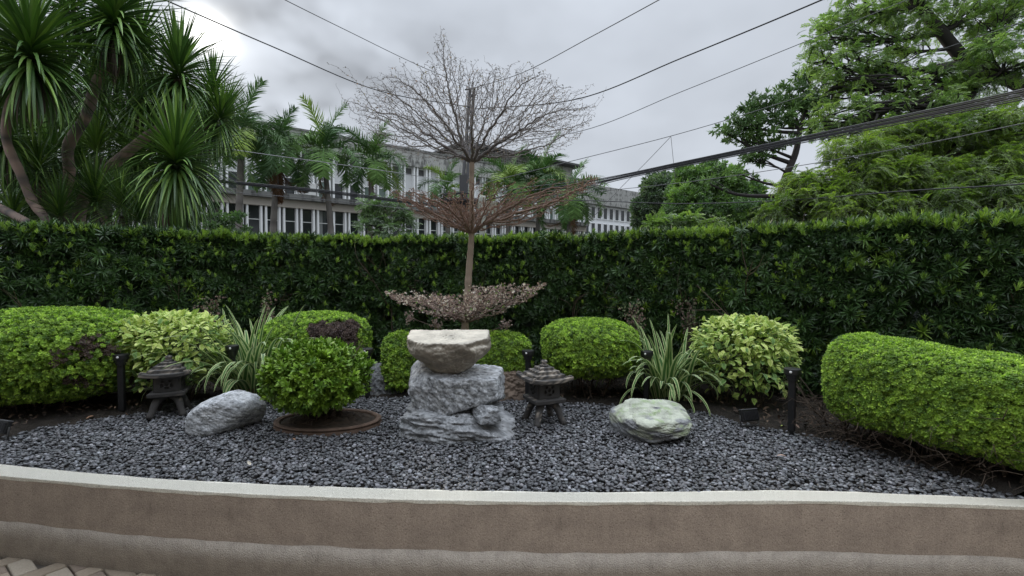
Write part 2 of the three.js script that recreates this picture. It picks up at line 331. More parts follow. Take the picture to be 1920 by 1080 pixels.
{
  const P0 = V(-13.65, 0, -27);
  const b = thing('school_building', 'long grey two tone building with paired white fins and stained parapet behind the palms', 'building', P0, TURN);
  const X0 = -11, X1 = 25.6, rr = rngOf(31);
  mesh('wall', uvBox(X0, 0, -9, X1, 8.9, -0.55), std(C(0.30, 0.30, 0.30), 0.9), b);
  mesh('parapet', uvBox(X0, 8.82, -9.2, X1 + 0.2, 9.86, 0.30), concrete(0.44), b);
  mesh('coping', uvBox(X0, 9.863, -9.25, X1 + 0.25, 9.98, 0.36), concrete(0.22), b);
  mesh('ledge', uvBox(X0, 5.86, -0.6, X1, 6.16, 0.62), concrete(0.17), b);
  mesh('beam', uvBox(X0, 5.42, -0.6, X1, 5.857, 0.30), std(C(0.42, 0.38, 0.33), 0.85), b);
  mesh('sill_wall', uvBox(X0, 0, -0.6, X1, 2.35, 0.02), std(C(0.34, 0.36, 0.35), 0.85), b);
  const fin = uvBox(-0.05, 0, -0.3, 0.05, 2.66, 0.20), finLow = uvBox(-0.05, 0, -0.3, 0.05, 3.25, 0.20);
  const frameU = (() => { const g = new GB(); g.box(-0.33, 0, -0.05, -0.27, 2.64, 0.02).box(0.27, 0, -0.05, 0.33, 2.64, 0.02).box(-0.27, 0, -0.05, 0.27, 0.07, 0.02).box(-0.27, 2.57, -0.05, 0.27, 2.64, 0.02).box(-0.27, 0.98, -0.05, 0.27, 1.04, 0.02); return g.build(); })();
  const gl = uvBox(-0.27, 0.07, -0.06, 0.27, 0.98, -0.02), inf = uvBox(-0.27, 1.04, -0.06, 0.27, 2.12, -0.005), lou = uvBox(-0.27, 2.12, -0.07, 0.27, 2.57, -0.035);
  const frameL = (() => { const g = new GB(); g.box(-0.33, 0, -0.05, -0.28, 3.2, 0.02).box(0.28, 0, -0.05, 0.33, 3.2, 0.02).box(-0.28, 3.13, -0.05, 0.28, 3.2, 0.02).box(-0.28, 2.3, -0.05, 0.28, 2.34, 0.015).box(-0.28, 0.0, -0.05, 0.28, 0.07, 0.02); return g.build(); })();
  const glL = uvBox(-0.28, 0.07, -0.07, 0.28, 3.13, -0.03), curtain = uvBox(-0.28, 0.07, -0.025, -0.02, 3.13, -0.012);
  const shade = std(C(0.22, 0.23, 0.22), 0.8);
  for (let k = 0, x = X0 + 0.5; x < X1 - 0.3; k++, x += 0.93) {
    for (const dx of [-0.12, 0.12]) { const f = mesh('fin', fin, buildingWhite, b); f.position.set(x + dx, 6.162, 0.02); const f2 = mesh('fin', finLow, buildingWhite, b); f2.position.set(x + dx, 2.353, 0.02); if (dx < 0) f2.userData.label = undefined; }
    const w = mesh('window', frameU, buildingWhite, b); w.position.set(x + 0.465, 6.165, -0.05);
    mesh('pane', gl, rr() < 0.75 ? glassGreen : glassDark, w); mesh('infill_panel', inf, rr() < 0.85 ? panelWhite : shade, w); mesh('louvre', lou, rr() < 0.7 ? louvre : panelWhite, w);
    const w2 = mesh('window', frameL, buildingWhite, b); w2.position.set(x + 0.465, 2.355, -0.05);
    mesh('pane', glL, glassDark, w2); if (rr() < 0.3) mesh('curtain', curtain, shade, w2);
  }
  // attic block with perforated vent blocks and a thin overhanging roof
  const a0 = 14.2, a1 = 26.4;
  mesh('attic_wall', uvBox(a0, 9.99, -8, a1, 11.55, -2.2), concrete(0.46), b);
  mesh('attic_roof', uvBox(a0 - 0.6, 11.553, -8.6, a1 + 0.55, 11.72, -1.2), std(C(0.09, 0.09, 0.09), 0.9), b);
  const vent = (() => { const g = new GB(), n = 9, m = 4; for (let i = 0; i <= n; i++) g.box(-0.9 + i * 0.2 - 0.02, 0, -0.02, -0.9 + i * 0.2 + 0.02, 0.9, 0.04); for (let j = 0; j <= m; j++) g.box(-0.9, j * 0.225 - 0.02, -0.02, 0.9, j * 0.225 + 0.02, 0.045); return g.build(); })();
  for (let x = a0 + 1.3; x < a1 - 1; x += 2.1) { const back = mesh('vent_recess', uvBox(-0.9, 0, 0, 0.9, 0.9, 0.01), std(C(0.03, 0.03, 0.03), 0.9), b); back.position.set(x, 10.42, -2.198); const v = mesh('vent_block', vent, std(C(0.45, 0.45, 0.43), 0.9), b); v.position.set(x, 10.42, -2.17); }
  // white split air conditioner on the ledge
  const ac = thing('air_conditioner', 'white air conditioner unit with round fan grille on the building ledge', 'air conditioner', b.localToWorld(V(0, 0, 0)).clone(), TURN);
  b.updateMatrixWorld(); ac.position.copy(b.localToWorld(V(1.95, 6.162, 0.42)));
  mesh('casing', new RoundedBoxGeometry(0.95, 0.72, 0.34, 2, 0.03).translate(0, 0.38, 0), std(C(0.62, 0.62, 0.60), 0.6), ac);
  const gr = new GB(); for (const R of [0.09, 0.17, 0.25]) gr.tube(Array.from({ length: 21 }, (_, k) => V(-0.12 + R * Math.cos(k / 20 * 6.2832), 0.38 + R * Math.sin(k / 20 * 6.2832), 0.185)), 0.008, 4);
  mesh('fan_grille', gr.build(), std(C(0.25, 0.25, 0.25), 0.6), ac);
  mesh('fan_opening', new THREE.CylinderGeometry(0.27, 0.27, 0.012, 24).rotateX(Math.PI / 2).translate(-0.12, 0.38, 0.171), std(C(0.02, 0.02, 0.02), 0.7), ac);
  for (const x of [-0.3, 0.3]) mesh('foot', uvBox(x - 0.05, 0, -0.15, x + 0.05, 0.02, 0.15), louvre, ac);
}
// ------------------------------------------------------------------ far white wing with two visible rows of small windows
{
  const t = thing('far_building', 'distant white building with dark square windows and grey roof band right of the palms', 'building', at(1120, 515, 88).setY(0), TURN);
  const base = 0;
  mesh('wall', uvBox(-16, base, -12, 16.6, 14.2, 0), std(C(0.78, 0.79, 0.80), 0.85), t);
  mesh('roof_band', uvBox(-16.2, 14.203, -12.6, 17.4, 17.6, 1.1), concrete(0.38), t);
  mesh('canopy', uvBox(-16, 7.6, 0.003, 14.2, 8.5, 3.2), concrete(0.16), t);
  const frame = (() => { const g = new GB(); g.box(-0.62, 0, 0, -0.5, 2.1, 0.14).box(0.5, 0, 0, 0.62, 2.1, 0.14).box(-0.5, 2.0, 0, 0.5, 2.1, 0.14).box(-0.7, -0.12, 0, 0.7, 0, 0.2); return g.build(); })(), pane = uvBox(-0.5, 0, 0.004, 0.5, 2.0, 0.03);
  for (const y of [8.9, 11.85]) for (let k = 0; k < 19; k++) { const w = mesh('window', frame, buildingWhite, t); w.position.set(-14.6 + k * 1.66, y, 0.002); mesh('pane', pane, glassDark, w); }
}
// ------------------------------------------------------------------ utility pole, street equipment
const POLE_D = 13;
const poleTop = at(885, 166, POLE_D);
{
  const foot = at(862, 470, POLE_D), t = thing('utility_pole', 'tall grey leaning utility pole behind the bare tiered tree', 'utility pole', [foot.x, 0, foot.z]);
  const lean = (poleTop.x - foot.x) / (poleTop.y - foot.y);
  const g = new GB(), H = poleTop.y; g.col = [0.11, 0.11, 0.115];
  for (const [dx, w] of [[-0.055, 0.034], [0.055, 0.034]]) g.tube([V(dx - foot.y * lean, 0, 0), V(dx + (H - foot.y) * lean, H, 0)], [w * 1.5, w * 1.25], 6);
  for (let y = 0.4; y < H; y += 0.42) g.tube([V(-0.055 + (y - foot.y) * lean, y, 0), V(0.055 + (y + 0.2 - foot.y) * lean, y + 0.2, 0)], 0.022, 4);
  mesh('post', g.build(), M.bark, t);
  mesh('crossarm', tubeGeo([V((H - 0.12 - foot.y) * lean - 0.18, H - 0.05, 0.05), V((H - 0.12 - foot.y) * lean + 0.10, H - 0.02, 0.05)], 0.02, 6), M.wireGrey, t);
  const cx = (at(868, 380, POLE_D).y - foot.y) * lean, cy = at(868, 380, POLE_D).y;
  mesh('cable_closure', new THREE.CapsuleGeometry(0.09, 0.75, 5, 12).rotateZ(Math.PI / 2).translate(cx - 0.05, cy + 0.02, 0.16), std(C(0.035, 0.035, 0.04), 0.6), t);
  const coil = new GB(); coil.col = [0.03, 0.03, 0.03]; const r = rngOf(3);
  for (let k = 0; k < 5; k++) { const R = r.in(0.14, 0.24), ox = r.in(-0.3, 0.3); coil.tube(Array.from({ length: 17 }, (_, i) => V(cx + ox + R * 1.4 * Math.cos(i / 16 * 6.2832), cy + 0.12 + R * 0.55 * Math.sin(i / 16 * 6.2832), 0.2 + k * 0.02)), 0.014, 5); }
  mesh('cable_coil', coil.build(), M.twig, t);
  mesh('bracket', uvBox(cx - 0.09, cy + 0.25, -0.08, cx + 0.12, cy + 0.72, 0.12), std(C(0.06, 0.06, 0.062), 0.7), t);
}
{
  const p = at(905, 515, 11), t = thing('street_post', 'pale round topped street post with boxes behind the tree trunk', 'street post', [p.x, 0, p.z]), H = at(905, 366, 11).y;
  const pale = std(C(0.42, 0.44, 0.38), 0.7, { map: plasterTint });
  mesh('post', new THREE.CapsuleGeometry(0.075, H - 0.15, 6, 14).translate(0, H / 2, 0), pale, t);
  mesh('control_box', new RoundedBoxGeometry(0.42, 0.27, 0.18, 2, 0.02).translate(0.10, H - 0.27, -0.14), std(C(0.36, 0.38, 0.30), 0.75, { map: plasterTint }), t);
  mesh('lamp_arm', tubeGeo([V(0.05, H - 0.42, 0), V(0.18, H - 0.40, 0.04), V(0.26, H - 0.46, 0.05)], 0.02, 6, 8), pale, t);
  mesh('lamp_head', new THREE.CylinderGeometry(0.055, 0.085, 0.13, 14).translate(0.28, H - 0.50, 0.05), std(C(0.3, 0.31, 0.27), 0.6), t);
}
// ------------------------------------------------------------------ overhead wires
function wire(label, pts, r, mat = M.wire, name = 'overhead_wire', cat = 'wire') { const o = mesh(name, tubeGeo(pts, r, 5, 40), mat); return tag(o, label, cat); }
wire('thick black wire from top left down to the utility pole', [at(180, -58, 5.5), at(310, 0, 7), at(510, 87, 9), at(710, 170, 11), poleTop.clone().setY(poleTop.y - 0.5)], 0.011);
wire('thin wire left of the bare treetop running up off the frame', [at(430, -55, 6), at(535, 0, 7.5), at(660, 62, 9.5), at(775, 118, 11.5), poleTop], 0.007, M.wireGrey);
wire('thin wire rising from the bare treetop to the upper middle of the sky', [poleTop, at(980, 136, 11), at(1110, 68, 9), at(1235, 0, 7.5), at(1330, -52, 6.5)], 0.008, M.wireGrey);
wire('thick black wire from behind the bare tree up to the top right', [poleTop.clone().setY(poleTop.y - 0.55), at(1085, 185, 11), at(1280, 108, 9), at(1540, 0, 7), at(1700, -72, 6)], 0.012);
wire('thin wire below the thick one rising into the right tree', [poleTop.clone().setY(poleTop.y - 1.5), at(1092, 245, 12), at(1280, 171, 11), at(1510, 78, 10), at(1700, 0, 9)], 0.008, M.wireGrey);
wire('thin wire from the attic roof rising across the low sky to the sparse tree', [at(880, 350, POLE_D), at(1056, 306, 13), at(1280, 249, 12.4), at(1480, 188, 12), at(1920, 40, 11)], 0.009, M.wireGrey);
wire('short drop line hanging vertically below the thin wire', [at(1258, 256, 12.45), at(1262, 296, 12.4), at(1266, 334, 12.4)], 0.006, M.wireGrey);
wire('slanting stay line from the thin wire down toward the far building', [at(1258, 256, 12.45), at(1210, 306, 12.6), at(1160, 356, 12.8), at(1100, 420, 13)], 0.007, M.wireGrey);
{
  const r = rngOf(14);
  const labels = ['topmost strand of the thick cable bundle crossing right', 'second strand from the top of the right hand cable bundle', 'middle strand of the right hand cable bundle', 'strand just under the middle of the right hand cable bundle', 'second strand from the bottom of the right hand cable bundle', 'lowest strand of the right hand cable bundle'];
  for (let k = 0; k < 6; k++) {
    const o = k * 2.4, s = r.in(-1.2, 1.2);
    wire(labels[k], [at(868, 384 + k * 2, POLE_D), at(960 + k * 6, 381 - (5 - k) * 5 + k * 2, 12.6), at(1120, 336 + k * 2.4 + s, 11.4), at(1280, 303 + o * 0.8, 10), at(1600, 236 + o * 1.1 + s, 7.6), at(1920, 167 + o * 1.6, 5.6), at(2120, 118 + o * 2, 4.6)], k === 1 || k === 3 ? 0.013 : 0.009, k % 2 ? M.wire : std(C(0.07, 0.07, 0.075), 0.6), 'bundled_cable', 'cable');
  }
  const left = ['upper strand of the dark cable bundle crossing before the palms at left', 'middle strand of the dark cable bundle crossing before the palms at left', 'lower strand of the dark cable bundle crossing before the palms at left'];
  for (let k = 0; k < 3; k++) wire(left[k], [at(868, 386 + k * 3, POLE_D), at(800, 381 + k * 2.2, 12.6), at(620, 358 + k * 2.5, 11.5), at(415, 338 + k * 2.2, 10), at(100, 305 + k * 2, 8)], k === 1 ? 0.018 : 0.012, M.wire, 'bundled_cable', 'cable');
}
wire('pale thin wire crossing the upper windows and palms at left', [at(868, 346, POLE_D), at(790, 331, 12.6), at(620, 306, 11.6), at(440, 281, 10.4), at(200, 240, 9)], 0.008, std(C(0.3, 0.3, 0.31), 0.6));
wire('thin wire just under the left cable bundle above the lower windows', [at(868, 402, POLE_D), at(800, 396, 12.6), at(600, 374, 11.4), at(430, 360, 10.2), at(100, 330, 8.4)], 0.007, M.wireGrey);
wire('single wire sagging across the low right trees above the hedge', [at(868, 388, POLE_D), at(1060, 376, 12.4), at(1280, 382, 10.8), at(1500, 374, 9.2), at(1700, 358, 7.8), at(1920, 345, 6.6), at(2200, 322, 5.4)], 0.011);
wire('thin wire low on the right tree below the cable bundle', [at(868, 384, POLE_D), at(1000, 370, 12.6), at(1300, 340, 10.6), at(1650, 285, 8), at(1920, 231, 6.4), at(2150, 180, 5.4)], 0.007, M.wireGrey);
// ------------------------------------------------------------------ added unseen walls behind and left of the viewer block sky light
{
  const t = thing('sky_blocker', 'added unseen walls and roofs blocking sky behind and left of the paved yard', 'sky_blocker', [0, 0, 0]), plaster = std(C(0.34, 0.315, 0.28), 0.9, { map: plasterTint }), trim = std(C(0.14, 0.13, 0.12), 0.9);
  mesh('wall', uvBox(-7.3, 0, -1.75, -2.75, 3.4, 3.0), plaster, t);
  mesh('added_eave', uvBox(-7.5, 3.403, -2.05, -2.35, 3.6, 2.6), trim, t);
  mesh('added_front_wall', uvBox(-7.3, 0, 3.003, 10, 6.2, 3.3), plaster, t);
  mesh('roof', uvBox(-7.5, 6.203, 1.9, 10.2, 6.4, 6), trim, t);
  for (const x of [-1.4, 1.6, 4.6]) { const w = mesh('window', uvBox(x, 0.9, 2.96, x + 1.4, 2.2, 2.999), buildingWhite, t); mesh('pane', uvBox(x + 0.08, 0.98, 2.93, x + 1.32, 2.12, 2.957), glassDark, w); }
}
// ------------------------------------------------------------------ boulders: faceted by planes, worn smooth, then layered and pitted by noise
const rockBall = new Map();
function ball(detail) { if (!rockBall.has(detail)) { const g = new THREE.IcosahedronGeometry(1, detail); g.deleteAttribute('uv'); g.deleteAttribute('normal'); rockBall.set(detail, mergeVertices(g, 1e-5)); } return rockBall.get(detail).clone(); }
function rockGeo({ planes, k = 16, detail = 44, disp, color }) {
  const g = ball(detail), p = g.attributes.position, col = [], pl = planes.map(([x, y, z, d]) => { const l = Math.hypot(x, y, z); return [x / l, y / l, z / l, d]; });
  for (let i = 0; i < p.count; i++) {
    const x = p.getX(i), y = p.getY(i), z = p.getZ(i); let s = 0;
    for (const [a, b, c, d] of pl) { const t = a * x + b * y + c * z; if (t > 0) s += Math.pow(t / d, k); }
    const r = Math.pow(s, -1 / k), q = [x * r, y * r, z * r], e = disp(q[0], q[1], q[2]);
    p.setXYZ(i, q[0] + x * e, q[1] + y * e, q[2] + z * e);
  }
  g.computeVertexNormals();
  const n = g.attributes.normal;
  for (let i = 0; i < p.count; i++) col.push(...color(p.getX(i), p.getY(i), p.getZ(i), n.getX(i), n.getY(i), n.getZ(i)));
  g.setAttribute('color', new THREE.Float32BufferAttribute(col, 3));
  return g;
}
// strata run along direction s (unit), noise is stretched along them
const strat = (s, f, fs) => { const [a, b, c] = s; return (x, y, z) => { const t = a * x + b * y + c * z; return [(x - a * t) * f + a * t * fs, (y - b * t) * f + b * t * fs, (z - c * t) * f + c * t * fs]; }; };
function rock(label, pos, turn, spec, size = [1, 1, 1], group) {
  const m = mesh('boulder', rockGeo(spec), M.rock); m.position.copy(pos); m.rotation.y = turn; m.scale.set(...size); return tag(m, label, 'boulder', group);
}
const greyStone = (o, s, { base = 0.20, streak = 0.11, dark = 0.5, warm = 0 } = {}) => {
  const w = strat(s, 8, 17);
  return (x, y, z) => {
    const [a, b, c] = w(x, y, z), n = fbm(a * 1.3 + o, b * 1.3, c * 1.3, 4), v = ridge(a * 1.1, b * 1.1 + o, c * 1.1, 3), f = N3(x * 70 + o, y * 70, z * 70) + 0.9 * N3(x * 33 + o, y * 33, z * 33);
    let L = base * (1 + 0.85 * n + 0.26 * f) + streak * smoothstep(v, 0.50, 0.80);
    L *= 1 - dark * clamp(fbm(a * 2.6, b * 2.6, c * 2.6 + o * 2, 4) * 2.2 - 0.30, 0, 0.85);
    const wn = warm * clamp(fbm(x * 4 + o, y * 4, z * 4, 3) * 2, 0, 1);
    L = clamp(L, 0.025, 0.62);
    return [L * (0.97 + 0.35 * wn), L * (1.0 + 0.12 * wn), L * (1.035 - 0.25 * wn)];
  };
};
{
  // the stack in the middle: flat base slab, block, wedge chip, bowl-shaped top stone
  const d = 3.62, sp = (px, py, dd = d) => at(px, py, dd);
  const dispOf = (o, s, amp, fr, frs, pit = 0.4) => { const w = strat(s, fr, frs); return (x, y, z) => { const [a, b, c] = w(x, y, z); const st = fbm(a + o, b, c, 4); return amp * (st + pit * -Math.pow(clamp(ridge(a * 1.4 + o, b * 1.4, c * 1.4, 2), 0, 1), 3) + 0.32 * N3(x * 26, y * 26 + o, z * 26) + 0.16 * N3(x * 60, y * 60, z * 60 + o)); }; };
  // broken faces: creased noise stretched along the strata, with fine grain
  const chip = (s, o, amp, f, fs) => { const w = strat(s, f, fs); return (x, y, z) => { const [a, b, c] = w(x, y, z), n1 = Math.abs(N3(a + o, b, c)), n2 = Math.abs(N3(a * 2.3 + 5, b * 2.3 + o, c * 2.3)), n3 = Math.abs(N3(a * 5, b * 5, c * 5 + o)); return amp * (0.9 * n1 + 0.5 * n2 + 0.28 * n3 - 0.5) + amp * 0.10 * N3(x * 75, y * 75, z * 75 + o); }; };
  const s1 = [0.15, 0.97, 0.2];
  rock('wide flat layered grey slab at the bottom of the stacked stones', sp(857, 793, 3.58).setY(BED + 0.062), 0.05, {
    detail: 52, k: 14, planes: [[0.10, 1, 0.08, 0.105], [0.35, 1, 0.35, 0.135], [-0.8, 0.85, 0.2, 0.32], [-1, 0.05, 0.25, 0.43], [-0.7, 0.1, 1, 0.34], [0, 0.35, 1, 0.265], [0.15, -0.4, 1, 0.29], [1, 0.3, 0.4, 0.43], [0.8, 0.9, 0.2, 0.36], [1, -0.3, 0, 0.46], [0, 0, -1, 0.26], [-1, 0.2, -0.7, 0.38], [1, 0.2, -0.7, 0.40], [0, -1, 0, 0.16]],
    disp: (() => { const w = strat([0.1, 0.98, -0.1], 3.2, 15); return (x, y, z) => { const [a, b, c] = w(x, y, z); return 0.036 * fbm(a, b + 4, c, 4) - 0.042 * Math.pow(clamp(ridge(a * 0.9, b * 0.9 + 2, c * 0.9, 2), 0, 1), 2) + 0.004 * N3(x * 40, y * 40, z * 40); }; })(), color: greyStone(3, [0.1, 0.98, -0.1], { base: 0.27, streak: 0.20, dark: 0.66, warm: 0.06 }) });
  rock('blocky grey rough stone in the middle of the stack', sp(850, 738, 3.64).setY(BED + 0.295), 0.04, {
    detail: 60, k: 42, planes: [[0.10, 1, 0.10, 0.138], [-0.62, 0.78, 0.25, 0.268], [-0.45, 0.55, 0.5, 0.270], [-1, 0.1, 0.15, 0.325], [-0.95, -0.55, 0.3, 0.300], [-0.35, -0.1, 1, 0.245], [0.30, 0.02, 1, 0.232], [1, 0.02, 0.2, 0.345], [0.9, -0.5, 0.5, 0.335], [0.32, -1, 0.30, 0.185], [-0.30, -1, 0.20, 0.265], [0.55, -0.9, 0.6, 0.255], [0, 0, -1, 0.22], [0.7, 0.6, 0.1, 0.345]],
    disp: chip([0.5, 0.6, 0.6], 11, 0.017, 6.0, 12), color: greyStone(7, [0.5, 0.6, 0.6], { base: 0.37, streak: 0.28, dark: 0.66, warm: 0.05 }) });
  rock('small grey wedge stone tucked under the right end of the block stone', sp(914, 775, 3.43).setY(BED + 0.150), 0.3, {
    detail: 24, k: 18, planes: [[0.2, 1, 0, 0.055], [-0.7, 0.75, 0.3, 0.060], [-1, -0.2, 0.1, 0.085], [0, 0.1, 1, 0.075], [1, 0.3, 0.2, 0.085], [0, -1, 0, 0.045], [0, 0, -1, 0.09]],
    disp: dispOf(21, s1, 0.010, 12, 26), color: greyStone(15, s1, { base: 0.28, streak: 0.14, dark: 0.5 }) });
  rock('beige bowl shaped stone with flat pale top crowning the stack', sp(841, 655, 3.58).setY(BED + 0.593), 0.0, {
    detail: 60, k: 20, planes: [[0.0, 1, 0.12, 0.112], [-1, 0.10, 0.15, 0.308], [-0.8, 0.12, 0.85, 0.275], [0.0, 0.02, 1, 0.228], [0.9, 0.1, 0.6, 0.285], [1, 0.12, 0, 0.312], [-0.65, -0.76, 0.1, 0.192], [-0.35, -0.72, 0.6, 0.172], [0.15, -0.70, 0.75, 0.160], [0.68, -0.72, 0.15, 0.200], [0.15, -1, 0.1, 0.175], [0, 0.1, -1, 0.22], [0, -0.8, -0.8, 0.2]],
    disp: (x, y, z) => 0.016 * fbm(x * 5, y * 7, z * 5, 4) + 0.004 * N3(x * 34, y * 34, z * 34) - 0.012 * clamp(ridge(x * 5 + y * 4 + 2, y * 5, z * 4, 1) - 0.35, 0, 1) - 0.018 * Math.exp(-(((y - 0.055 - 0.02 * N3(x * 6, 0, 0)) / 0.02) ** 2)) * clamp(N3(x * 4, 2, z * 4) + 0.3, 0, 1),
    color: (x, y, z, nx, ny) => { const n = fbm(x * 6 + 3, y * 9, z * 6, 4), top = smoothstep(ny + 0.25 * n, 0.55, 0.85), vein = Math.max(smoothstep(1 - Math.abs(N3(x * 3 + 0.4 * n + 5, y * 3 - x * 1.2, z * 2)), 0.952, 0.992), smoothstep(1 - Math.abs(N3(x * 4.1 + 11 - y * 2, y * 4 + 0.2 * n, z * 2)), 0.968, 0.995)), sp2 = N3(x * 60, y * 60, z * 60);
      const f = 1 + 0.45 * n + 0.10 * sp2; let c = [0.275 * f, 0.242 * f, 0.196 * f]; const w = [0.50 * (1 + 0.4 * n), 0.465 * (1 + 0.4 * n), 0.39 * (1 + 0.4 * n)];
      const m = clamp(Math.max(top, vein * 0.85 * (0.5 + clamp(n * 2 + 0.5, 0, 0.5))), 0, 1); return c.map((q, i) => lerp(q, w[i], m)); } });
  rock('oval pale grey boulder leaning up to the right beside the left lantern', at(415, 780, 3.62).setY(BED + 0.105), 0.0, {
    detail: 56, k: 9, planes: [[-0.42, 1, 0.1, 0.155], [0.25, 1, 0.05, 0.195], [-0.75, 0.55, 0.3, 0.235], [-1, -0.2, 0.3, 0.275], [0.9, 0.5, 0.1, 0.288], [1, -0.35, 0.3, 0.262], [0.75, -0.75, 0.4, 0.20], [-0.1, 0.1, 1, 0.205], [0.5, 0.1, 1, 0.215], [0, -1, 0, 0.16], [0, 0.1, -1, 0.21]],
    disp: chip([0.32, 0.92, -0.2], 31, 0.010, 5.0, 10.5), color: greyStone(23, [0.32, 0.92, -0.2], { base: 0.42, streak: 0.16, dark: 0.45, warm: 0.08 }) }, [0.84, 0.80, 0.85]);
  rock('low boulder with greenish white banded top on the pebbles at right', at(1228, 797, 3.46).setY(BED + 0.085), -0.05, {
    detail: 56, k: 15, planes: [[0.06, 1, 0.22, 0.115], [-0.65, 1, 0.2, 0.198], [0.55, 0.95, 0.25, 0.188], [-1, -0.05, 0.25, 0.292], [-0.75, -0.5, 0.8, 0.235], [0.15, -0.35, 1, 0.218], [0.35, 0.35, 1, 0.215], [0.95, -0.35, 0.55, 0.262], [1, 0.2, 0.1, 0.292], [0.3, -1, 0.2, 0.14], [0, 0, -1, 0.21]],
    disp: (() => { const w = strat([0.06, 0.9, 0.42], 3.6, 15); return (x, y, z) => { const [a, b, c] = w(x, y, z); return 0.022 * fbm(a + 9, b, c, 4) - 0.016 * Math.pow(clamp(ridge(a * 0.8, b * 0.8, c * 0.8 + 3, 2), 0, 1), 3) + 0.003 * N3(x * 50, y * 50, z * 50); }; })(),
    color: (x, y, z, nx, ny) => { const n = fbm(x * 7, y * 24, z * 9, 4), g = fbm(x * 5 + 4, y * 5, z * 5, 4), up = smoothstep(fbm(x * 4 + 2, y * 9, z * 4, 3) + y * 3.2, -0.16, 0.10), gr = clamp(fbm(x * 9 + 20, y * 9, z * 9, 4) * 1.5 + 0.22 * x / 0.3, 0, 1), sp2 = 1 + 0.12 * N3(x * 60, y * 60, z * 60);
      const pale = [lerp(0.40, 0.27, gr), lerp(0.42, 0.36, gr), lerp(0.34, 0.17, gr)].map((q) => q * (1 + 0.5 * n) * sp2), grey = [0.20, 0.205, 0.21].map((q) => q * (1 + 0.9 * n) * sp2); return grey.map((q, i) => lerp(q, pale[i], up)); } }, [0.88, 0.80, 0.92]);
  rock('flat grey streaked stone lying between the potted bush and the stone stack', at(716, 726, 4.75).setY(BED + 0.10), 0.1, {
    detail: 34, k: 16, planes: [[0.1, 1, 0.45, 0.10], [-1, 0.3, 0.2, 0.17], [1, 0.4, 0.3, 0.16], [0, 0.2, 1, 0.13], [0, -1, 0, 0.14], [0, 0, -1, 0.12]], disp: dispOf(41, [0.5, 0.6, 0.6], 0.016, 7, 20), color: greyStone(33, [0.5, 0.6, 0.6], { base: 0.17, streak: 0.2, dark: 0.7, warm: 0.2 }) });
  rock('brownish stone half hidden behind the right lantern', at(958, 712, 4.62).setY(BED + 0.13), 0.2, {
    detail: 34, k: 14, planes: [[0.1, 1, 0.3, 0.15], [-1, 0.3, 0.2, 0.19], [1, 0.2, 0.3, 0.21], [0, 0.2, 1, 0.16], [0, -1, 0, 0.15], [0, 0, -1, 0.14]], disp: dispOf(51, s1, 0.022, 6, 16), color: (x, y, z) => { const f = 1 + 0.7 * fbm(x * 8, y * 8, z * 8, 4); return [0.20 * f, 0.15 * f, 0.115 * f]; } });
  rock('dark grey rounded stone behind the right striped plant', at(1245, 737, 4.62).setY(BED + 0.10), 0.0, {
    detail: 34, k: 8, planes: [[0.05, 1, 0.2, 0.155], [-1, 0.1, 0.2, 0.215], [1, 0.15, 0.2, 0.205], [0, 0.15, 1, 0.16], [0, -1, 0, 0.14], [0, 0, -1, 0.14]], disp: dispOf(61, s1, 0.022, 6, 11), color: greyStone(43, s1, { base: 0.12, streak: 0.05, dark: 0.4 }) });
}
// ------------------------------------------------------------------ pagoda lanterns
function squareRings(rings, seg = 8) {               // rings: [half size, y, corner lift, roundness]
  const gb = new GB(); let prev = null;
  for (const [h, y, lift = 0, push = 0] of rings) {
    const cur = [];
    for (let s = 0; s < 4; s++) for (let k = 0; k < seg; k++) { const u = k / seg * 2 - 1, e = Math.pow(Math.abs(u), 3), q = h * (1 + push * e), P = [[u * h * (1 + push * e), q], [q, -u * h * (1 + push * e)], [-u * h * (1 + push * e), -q], [-q, u * h * (1 + push * e)]][s]; cur.push([P[0], y + lift * e, P[1]]); }
    const ids = cur.map((c) => gb.v(c[0], c[1], c[2]));
    if (prev) for (let k = 0; k < ids.length; k++) { const e = (k + 1) % ids.length; gb.q(prev[k], prev[e], ids[e], ids[k]); }
    prev = ids;
  }
  const g = gb.build(), flat = g.toNonIndexed(); flat.computeVertexNormals(); return flat;
}
function weatherCol(g, dark, pale, amount, o) {        // rubbed paint: pale patches with their own outline
  const p = g.attributes.position, c = [];
  for (let i = 0; i < p.count; i++) { const n = fbm(p.getX(i) * 30 + o, p.getY(i) * 60, p.getZ(i) * 30, 4), t = smoothstep(n + amount, 0.12, 0.55); c.push(lerp(dark[0], pale[0], t), lerp(dark[1], pale[1], t), lerp(dark[2], pale[2], t)); }
  g.setAttribute('color', new THREE.Float32BufferAttribute(c, 3)); return g;
}
